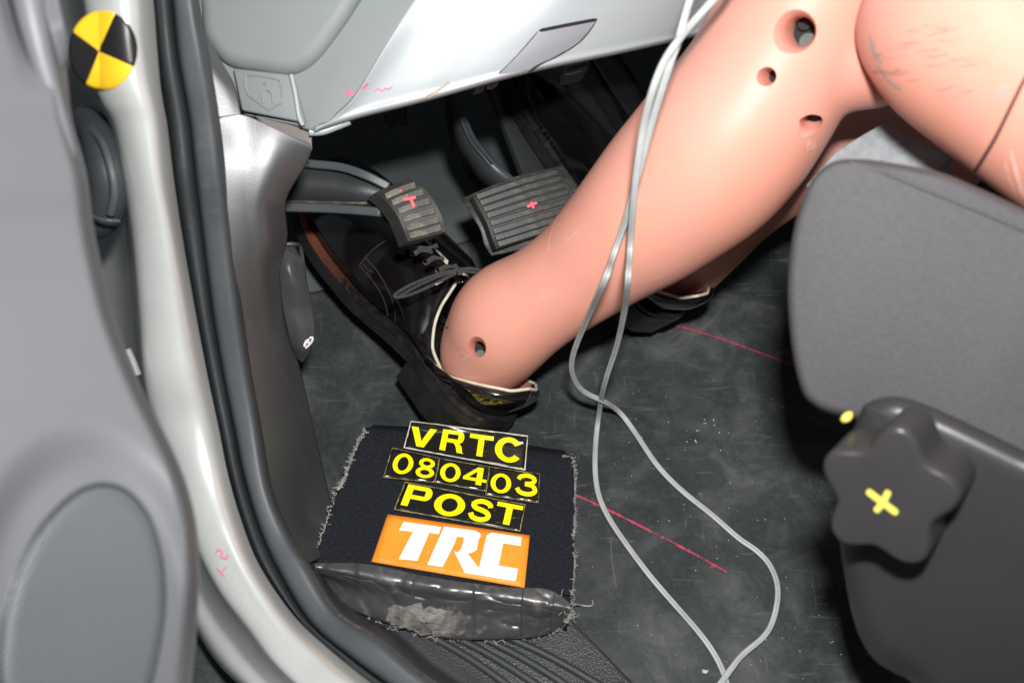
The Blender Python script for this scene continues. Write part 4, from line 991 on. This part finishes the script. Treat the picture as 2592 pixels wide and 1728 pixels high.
# fluffy bare patch where the tape has worn through
V = []; F = []
outl = pxcurve([cb(750, 1260), cb(900, 1250), cb(1050, 1275), cb(1200, 1300), cb(1262, 1380), cb(1215, 1450), cb(1050, 1455), cb(880, 1420), cb(760, 1390), cb(738, 1330)], 40, True)
cen = Vector(cb(1000, 1360)); nr = 12
for k in range(nr):
    for pi, p in enumerate(outl):
        q = cen.lerp(p + Vector((noise.noise(Vector((pi * .9, 3, 0))), noise.noise(Vector((pi * .9, 9, 0))))) * 22, max(.02, (k / (nr - 1)))); pt, n_ = proj(T_tp, q.x, q.y, .0008 + .0016 * (1 - (k / (nr - 1)) ** 4))
        if pt is None: pt, n_ = proj(T_blk, q.x, q.y, .003)
        if pt is None: pt = G(q.x, q.y, .01)
        V.append(pt + Vector((random.uniform(-1, 1), random.uniform(-1, 1), random.uniform(-1, 1))) * .0006)
obj('bare_patch', V, gridfaces(nr, 40, True), M['fluff'], blk)
# fraying edges
def fray(pts, n, spread, ln, mat, h=HB, seed=1, r=.00022):
    random.seed(seed); q = pxcurve(pts, n); V = []; F = []
    for p in q:
        for _ in range(2):
            a = random.uniform(0, 6.28); s = G(p.x + random.uniform(-spread, spread), p.y + random.uniform(-spread, spread), h + random.uniform(-.006, .0015))
            d1 = Vector((math.cos(a), math.sin(a), random.uniform(-.2, .7))) * ln * random.uniform(.3, 1)
            d2 = Vector((random.uniform(-1, 1), random.uniform(-1, 1), random.uniform(-.3, .8))) * ln * .6
            m_ = [s, s + d1 * .5, s + d1, s + d1 + d2 * .5]
            Vs, Fs = sweep(m_, lambda i: circ(r * (1.3 - i * .25), 4)); k = len(V); V += Vs; F += [tuple(x + k for x in f) for f in Fs]
    o = obj('frayed_edge', V, F, mat, blk, face_cam=False); o['kind'] = 'stuff'; return o
rightE = [cb(1890, 275), cb(1955, 285), cb(1972, 400), cb(1975, 640), cb(1970, 800), cb(1968, 1000), cb(1955, 1200), cb(1948, 1310), cb(1920, 1370)]
leftE = [cb(590, 105), cb(545, 190), cb(500, 280), cb(450, 420), cb(405, 490)]
leftE2 = [cb(400, 500), cb(330, 720), cb(260, 880), cb(235, 980)]
botE = [cb(240, 1130), cb(330, 1190), cb(500, 1290), cb(750, 1385), cb(1050, 1455), cb(1350, 1470), cb(1600, 1470), cb(1880, 1400), cb(1945, 1330)]
fray(rightE, 90, 1.6, .0028, M['fibre'], seed=1)
fray(leftE, 80, 2.5, .0032, M['fibre'], seed=2, r=.0003)
fray(leftE2, 30, 3, .004, M['fibre'], seed=3)
fray(botE, 130, 4, .006, M['fibre'], h=.006, seed=4)
fray([cb(170, 1020), cb(230, 1100), cb(380, 1270), cb(560, 1340), cb(650, 1390)], 40, 10, .009, M['fibredark'], h=.004, seed=5)
fray([cb(1770, 1180), cb(1870, 1240), cb(1930, 1290)], 30, 6, .007, M['fibre'], seed=6)
tube('loose_thread', [G(*cb(1960, 1240), .02), G(*cb(2010, 1256), .004), G(*cb(2070, 1262), .002), G(*cb(2092, 1250), .003), G(*cb(2088, 1225), .006)], .00045, M['fibre'], blk, n=30, seg=6)
tube('loose_thread', [G(*cb(1040, 1455), .004), G(*cb(1042, 1425), .008)], .0007, M['fibre'], blk, n=6, seg=6)
# wisps of grey wool bunched along both cut edges
def edge_roll(pts, r, seed):
    random.seed(seed); q = pxcurve(pts, 60); ps = [G(p.x, p.y, HB - .001) + Vector((random.uniform(-1, 1), random.uniform(-1, 1), random.uniform(-1, 1))) * .0006 for p in q]
    return tube('wool_edge', ps, lambda t: r * (.5 + .7 * abs(noise.noise(Vector((t * 30, seed, 0))))), M['fluff'], blk, seg=8, dense=False)
edge_roll(leftE, .0026, 11); edge_roll(rightE, .0020, 12)

# lettering built from flat strokes
def arcs(cx_, cy_, rx, ry, a0, a1, n=28): return [(cx_ + rx * math.cos(math.radians(lerp(a0, a1, i / (n - 1)))), cy_ + ry * math.sin(math.radians(lerp(a0, a1, i / (n - 1))))) for i in range(n)]
def spl(pts, n=36): return [(p.x, p.y) for p in cr([Vector(p) for p in pts], n)]
def rect(x0, y0, x1, y1): return [[(x0, y0), (x1, y0), (x1, y1), (x0, y1)]]
ST = .115
def ring(cx_, cy_, rx, ry, wx, wy, a0=0, a1=360, n=44):
    o = arcs(cx_, cy_, rx, ry, a0, a1, n); i = arcs(cx_, cy_, rx - wx, ry - wy, a0, a1, n)
    return [[o[k], o[k + 1], i[k + 1], i[k]] for k in range(n - 1)]
def bowl(x, y0, y1, xr, wx, wy):
    cy_ = (y0 + y1) / 2; ry = (y1 - y0) / 2; xa = x
    cx_ = xr - ry * .75
    return [rect(xa, y1 - wy, cx_, y1), rect(xa, y0, cx_, y0 + wy), ring(cx_, cy_, xr - cx_, ry, wx, wy, -90, 90, 20)]
GL = {
 'V': [[[(0, 1), (.27, 1), (.5, .30), (.385, 0), (.36, 0)]], [[(.36, 0), (.64, 0), (1, 1), (.73, 1), (.5, .30)]]],
 'T': [rect(0, .80, 1, 1), rect(.375, 0, .625, .80)],
 'P': [rect(0, 0, .25, 1)] + bowl(.25, .36, 1, .97, .25, .19),
 'R': [rect(0, 0, .24, 1)] + bowl(.24, .42, 1, .93, .25, .18) + [[[(.52, .43), (.76, .43), (.88, .30), (.93, .06), (1, 0), (.72, 0), (.66, .2), (.62, .3)]]],
 'C': [ring(.5, .5, .5, .5, .25, .195, 33, 327)],
 'O': [ring(.5, .5, .5, .5, .24, .19)],
 '0': [ring(.5, .5, .47, .5, .22, .16)],
 '8': [ring(.5, .745, .40, .255, .21, .14), ring(.5, .28, .46, .28, .22, .15)],
 '4': [rect(0, .20, 1, .37), rect(.56, 0, .80, .20), rect(.56, .37, .80, 1), [[(0, .37), (.22, .37), (.56, .76), (.56, 1)]]],
 'S': [strip2d(spl([(.87, .68), (.80, .82), (.52, .905), (.24, .84), (.14, .71), (.26, .585), (.52, .52), (.76, .44), (.86, .29), (.76, .15), (.50, .09), (.22, .16), (.11, .33)]), .105)],
 '3': [strip2d(spl([(.12, .70), (.20, .83), (.48, .915), (.76, .86), (.84, .73), (.70, .585), (.42, .54)]), .092), strip2d(spl([(.42, .53), (.74, .49), (.89, .30), (.76, .14), (.48, .085), (.20, .15), (.08, .31)]), .098)],
}
# blocky white logo lettering on the orange label, in label space (u right, v down)
TRC = [
 [[(.125, .105), (.385, .095), (.380, .245), (.315, .245), (.285, .83), (.165, .86), (.205, .275), (.110, .285)]],
 [[(.405, .075), (.62, .065), (.655, .10), (.665, .15), (.655, .235), (.505, .235), (.500, .37), (.455, .87), (.355, .875)]],
 [[(.5555, .236), (.655, .236), (.655, .43), (.625, .50), (.60, .53), (.535, .53), (.553, .44)]],
 [[(.508, .53), (.60, .531), (.735, .905), (.605, .915)]],
 [[(.735, .055), (.945, .055), (.945, .225), (.825, .225), (.815, .66), (.715, .86), (.690, .80), (.705, .12)]],
 [[(.8145, .661), (.945, .665), (.94, .91), (.735, .91), (.716, .862)]],
]
def quadmap(q, h):
    a, b, c, d = [Vector(p) for p in q]
    def f(u, v, dz=0):
        p = a.lerp(b, u).lerp(d.lerp(c, u), v); s, n_ = proj(T_blk, p.x, p.y)
        return G(p.x, p.y, h + dz)
    return f
def label(name, q, h, mat, rim, lab, letters=None, polys=None, lmat='lyellow', curl=0.0, rimw=.012):
    f = quadmap(q, h); nu, nv = 24, 10
    def cz(u, v): return curl * max(0, .35 - v) ** 2 * 6 * (1 + .5 * math.sin(u * 9)) + .0005 * math.sin(u * 13 + v * 3) * math.sin(u * 5 + 1) + .0005
    V = [f(i / (nu - 1), j / (nv - 1), cz(i / (nu - 1), j / (nv - 1))) for i in range(nu) for j in range(nv)]
    o = obj(name, V, gridfaces(nu, nv), M[mat], blk, solid=.0006); o['label'] = lab
    if rim:
        per = [(i / 23, 0) for i in range(24)] + [(1, j / 9) for j in range(1, 10)] + [(1 - i / 23, 1) for i in range(1, 24)] + [(0, 1 - j / 9) for j in range(1, 10)]
        V = []; asp = (Vector(q[1]) - Vector(q[0])).length / (Vector(q[3]) - Vector(q[0])).length
        for u, v in per:
            V.append(f(u, v, cz(u, v) + .0003)); w2 = rimw * random.uniform(.5, 1.3)
            V.append(f(min(max(u, w2), 1 - w2), min(max(v, w2 * asp), 1 - w2 * asp), cz(u, v) + .0004))
        n_ = len(per); obj('label_rim', V, [(2 * i, 2 * ((i + 1) % n_), 2 * ((i + 1) % n_) + 1, 2 * i + 1) for i in range(n_)], M[rim], o)
    V = []; F = []; lay = 0
    def add(polyset, tf):
        nonlocal lay
        lay += 1
        for poly in polyset:
            k = len(V)
            for (x, y) in poly:
                u, v = tf(x, y); V.append(f(u, v, cz(u, v) + .0007 + .00003 * (lay % 5)))
            F.append(tuple(range(k, k + len(poly))))
    if letters:
        for ch_, u0, u1, v0, v1 in letters:
            for ps in GL[ch_]:
                add(ps, lambda x, y: (lerp(u0, u1, x), lerp(v1, v0, y)))
    if polys:
        for ps in polys: add(ps, lambda x, y: (x, y))
    bm = bmesh.new(); vs = [bm.verts.new(v) for v in V]
    for ff in F:
        try: bm.faces.new([vs[i] for i in ff])
        except Exception: pass
    bmesh.ops.triangulate(bm, faces=[x for x in bm.faces if len(x.verts) > 4]); bm.normal_update()
    for x in bm.faces:
        if x.normal.z < 0: x.normal_flip()
    bm.verts.index_update(); V2 = [v.co.copy() for v in bm.verts]; F2 = [tuple(v.index for v in x.verts) for x in bm.faces]; bm.free()
    obj('lettering', V2, F2, M[lmat], o, flat=True)
    for nm_, mt_, cnt in (('worn_nick', 'lblack' if lmat == 'lyellow' else 'lorange', 10), ('worn_scratch', 'lrimy' if lmat == 'lyellow' else 'lrim', 12)):
        V = []; F = []
        for _ in range(cnt):
            u, v = random.uniform(.02, .96), random.uniform(.04, .94)
            if mt_ in ('lrimy', 'lrim') and random.random() < .6: v = random.choice((random.uniform(.02, .14), random.uniform(.86, .97)))
            du, dv_ = random.uniform(-.03, .03), random.uniform(-.10, .10); wn = random.uniform(.002, .006)
            k = len(V)
            for a_, b_ in ((u, v), (u + wn, v + wn), (u + du + wn * .4, v + dv_ + wn), (u + du, v + dv_)):
                a_, b_ = min(max(a_, .01), .99), min(max(b_, .01), .99); V.append(f(a_, b_, cz(a_, b_) + .00095))
            F.append((k, k + 1, k + 2, k + 3))
        tag(obj(nm_, V, F, M[mt_], o, flat=True), kind='stuff')
    return o
random.seed(5)
h0 = HB + .0016
label('name_label', [cb(735, 655), cb(1675, 795), cb(1640, 1140), cb(628, 968)], h0 + .0004, 'lorange', None, 'orange label with white block letters TRC', polys=TRC, lmat='lwhite')
label('name_label', [cb(850, 440), cb(1648, 590), cb(1612, 770), cb(776, 625)], h0 + .0004, 'lblack', 'lrimy', 'black label with yellow letters POST', letters=[('P', .035, .255, .06, .80), ('O', .285, .53, .12, .90), ('S', .565, .755, .10, .90), ('T', .775, .985, .08, .84)], rimw=.008)
for q, lab, le in (
    ([cb(765, 215), cb(1080, 285), cb(1045, 447), cb(706, 412)], 'black label with yellow digits 0 and 8', [('0', .09, .52, .10, .82), ('8', .57, .97, .10, .86)]),
    ([cb(1080, 285), cb(1412, 342), cb(1385, 505), cb(1046, 445)], 'black label with yellow digits 0 and 4', [('0', .05, .47, .12, .88), ('4', .52, .98, .10, .80)]),
    ([cb(1410, 340), cb(1743, 388), cb(1733, 582), cb(1382, 528)], 'black label with yellow digits 0 and 3', [('0', .05, .47, .18, .86), ('3', .54, .97, .06, .82)])):
    label('name_label', q, h0 + .0012, 'lblack', 'lrimy', lab, letters=le, rimw=.014)
label('name_label', [cb(888, 38), cb(1664, 135), cb(1646, 366), cb(840, 217)], h0 + .0022, 'lblack', 'lrim', 'white edged black label with yellow letters VRTC', letters=[('V', .02, .235, .19, .86), ('R', .285, .485, .14, .84), ('T', .515, .715, .16, .83), ('C', .735, .965, .12, .86)], curl=.006, rimw=.009)

# ------------------------------------------------------------------ grey twin cables
def cable(name, px, label):
    pts = [P(x, y, d) if d > .2 else G(x, y, .0032 + d) for x, y, d in px]
    q = cr(pts, 160)
    for i, p in enumerate(q):
        dr_ = (p - CAM); dist = dr_.length
        for tr in (T_ll, T_kn):
            h = tr.ray_cast(CAM, dr_.normalized())
            if h[0] is not None and h[3] < dist + .006: dist = min(dist, h[3] - .006)
        q[i] = CAM + dr_.normalized() * dist
    for _ in range(3): q = [q[0]] + [(q[i - 1] + q[i] * 2 + q[i + 1]) / 4 for i in range(1, len(q) - 1)] + [q[-1]]
    ringp = [(-.0024, .0006), (-.0018, .0013), (-.0010, .0013), (-.0003, .0006), (.0003, .0006), (.0010, .0013), (.0018, .0013), (.0024, .0006), (.0024, -.0006), (.0012, -.0012), (-.0012, -.0012), (-.0024, -.0006)]
    T = frames(q); V = []
    for i, p in enumerate(q):
        tw = .5 * math.sin(i * .05 + len(name) + px[0][0]); t = T[i]; up = (CAM - p).normalized(); b = (up - t * up.dot(t)).normalized(); a = b.cross(t)
        a2 = a * math.cos(tw) + b * math.sin(tw); b2 = b * math.cos(tw) - a * math.sin(tw)
        for x, y in ringp: V.append(p + a2 * x * .86 + b2 * y * .86)
    F = gridfaces(len(q), 12, True); o = obj(name, V, F, M['cable'], None, face_cam='closed', angle=75)
    return tag(o, label, 'cable', 'grey twin cables hanging over the leg')
cable('cable', [(1900, -420, .60), (1830, -220, .61), (1770, -60, .62), (1746, 0, .62), (1716, 108, .625), (1704, 139, .625), (1674, 232, .635), (1646, 325, .65), (1622, 418, .665), (1609, 464, .675), (1584, 557, .70), (1551, 650, .72), (1535, 700, .68), (1490, 800, .75), (1452, 890, .80), (1448, 945, .825), (1475, 990, .85), (1530, 1016, .866), (1572, 1046, .004), (1618, 1110, .002), (1665, 1180, .0), (1730, 1245, .0), (1800, 1300, .0), (1870, 1362, .0), (1912, 1390, .0), (1950, 1430, .0), (1970, 1490, .0), (1960, 1560, .0), (1935, 1610, .0), (1880, 1655, .0), (1845, 1700, .003), (1790, 1775, .006)], 'grey cable looping out past the ankle and curving wide on the right')
cable('cable', [(2000, -400, .60), (1925, -200, .61), (1860, -60, .62), (1806, 0, .62), (1750, 62, .625), (1710, 112, .62), (1679, 160, .625), (1651, 232, .63), (1628, 325, .645), (1614, 418, .66), (1608, 464, .668), (1600, 557, .69), (1594, 640, .71), (1590, 700, .68), (1582, 780, .73), (1560, 880, .79), (1530, 970, .83), (1514, 1060, .002), (1506, 1150, .0), (1510, 1230, .0), (1530, 1290, .0), (1570, 1355, .0), (1640, 1450, .0), (1700, 1520, .0), (1770, 1600, .0), (1812, 1660, .0), (1838, 1720, .0), (1848, 1780, .0)], 'grey cable running nearly straight down beside the block')

# ------------------------------------------------------------------ crumbs of plaster and glass on the floor
random.seed(9); V = []; F = []
for k in range(150):
    if k < 14: x, y, s = random.uniform(1720, 1830), random.uniform(1060, 1140), random.uniform(.0005, .0011)
    else: x, y, s = random.uniform(1480, 2150), random.uniform(950, 1720), random.uniform(.0002, .0006)
    if k == 20: x, y, s = 1784, 1697, .0024
    c = G(x, y, .0012); b = len(V)
    for j in range(4):
        a = j * 1.57 + random.random(); V.append(c + Vector((math.cos(a), math.sin(a), 0)) * s * random.uniform(.6, 1.2))
    V.append(c + Vector((0, 0, s * .8))); F += [(b, b + 1, b + 4), (b + 1, b + 2, b + 4), (b + 2, b + 3, b + 4), (b + 3, b, b + 4)]
cr_ = obj('debris', V, F, M['chip'], None, flat=True, face_cam=False); tag(cr_, 'tiny pale crumbs scattered on the rubber floor', None, None, 'stuff')
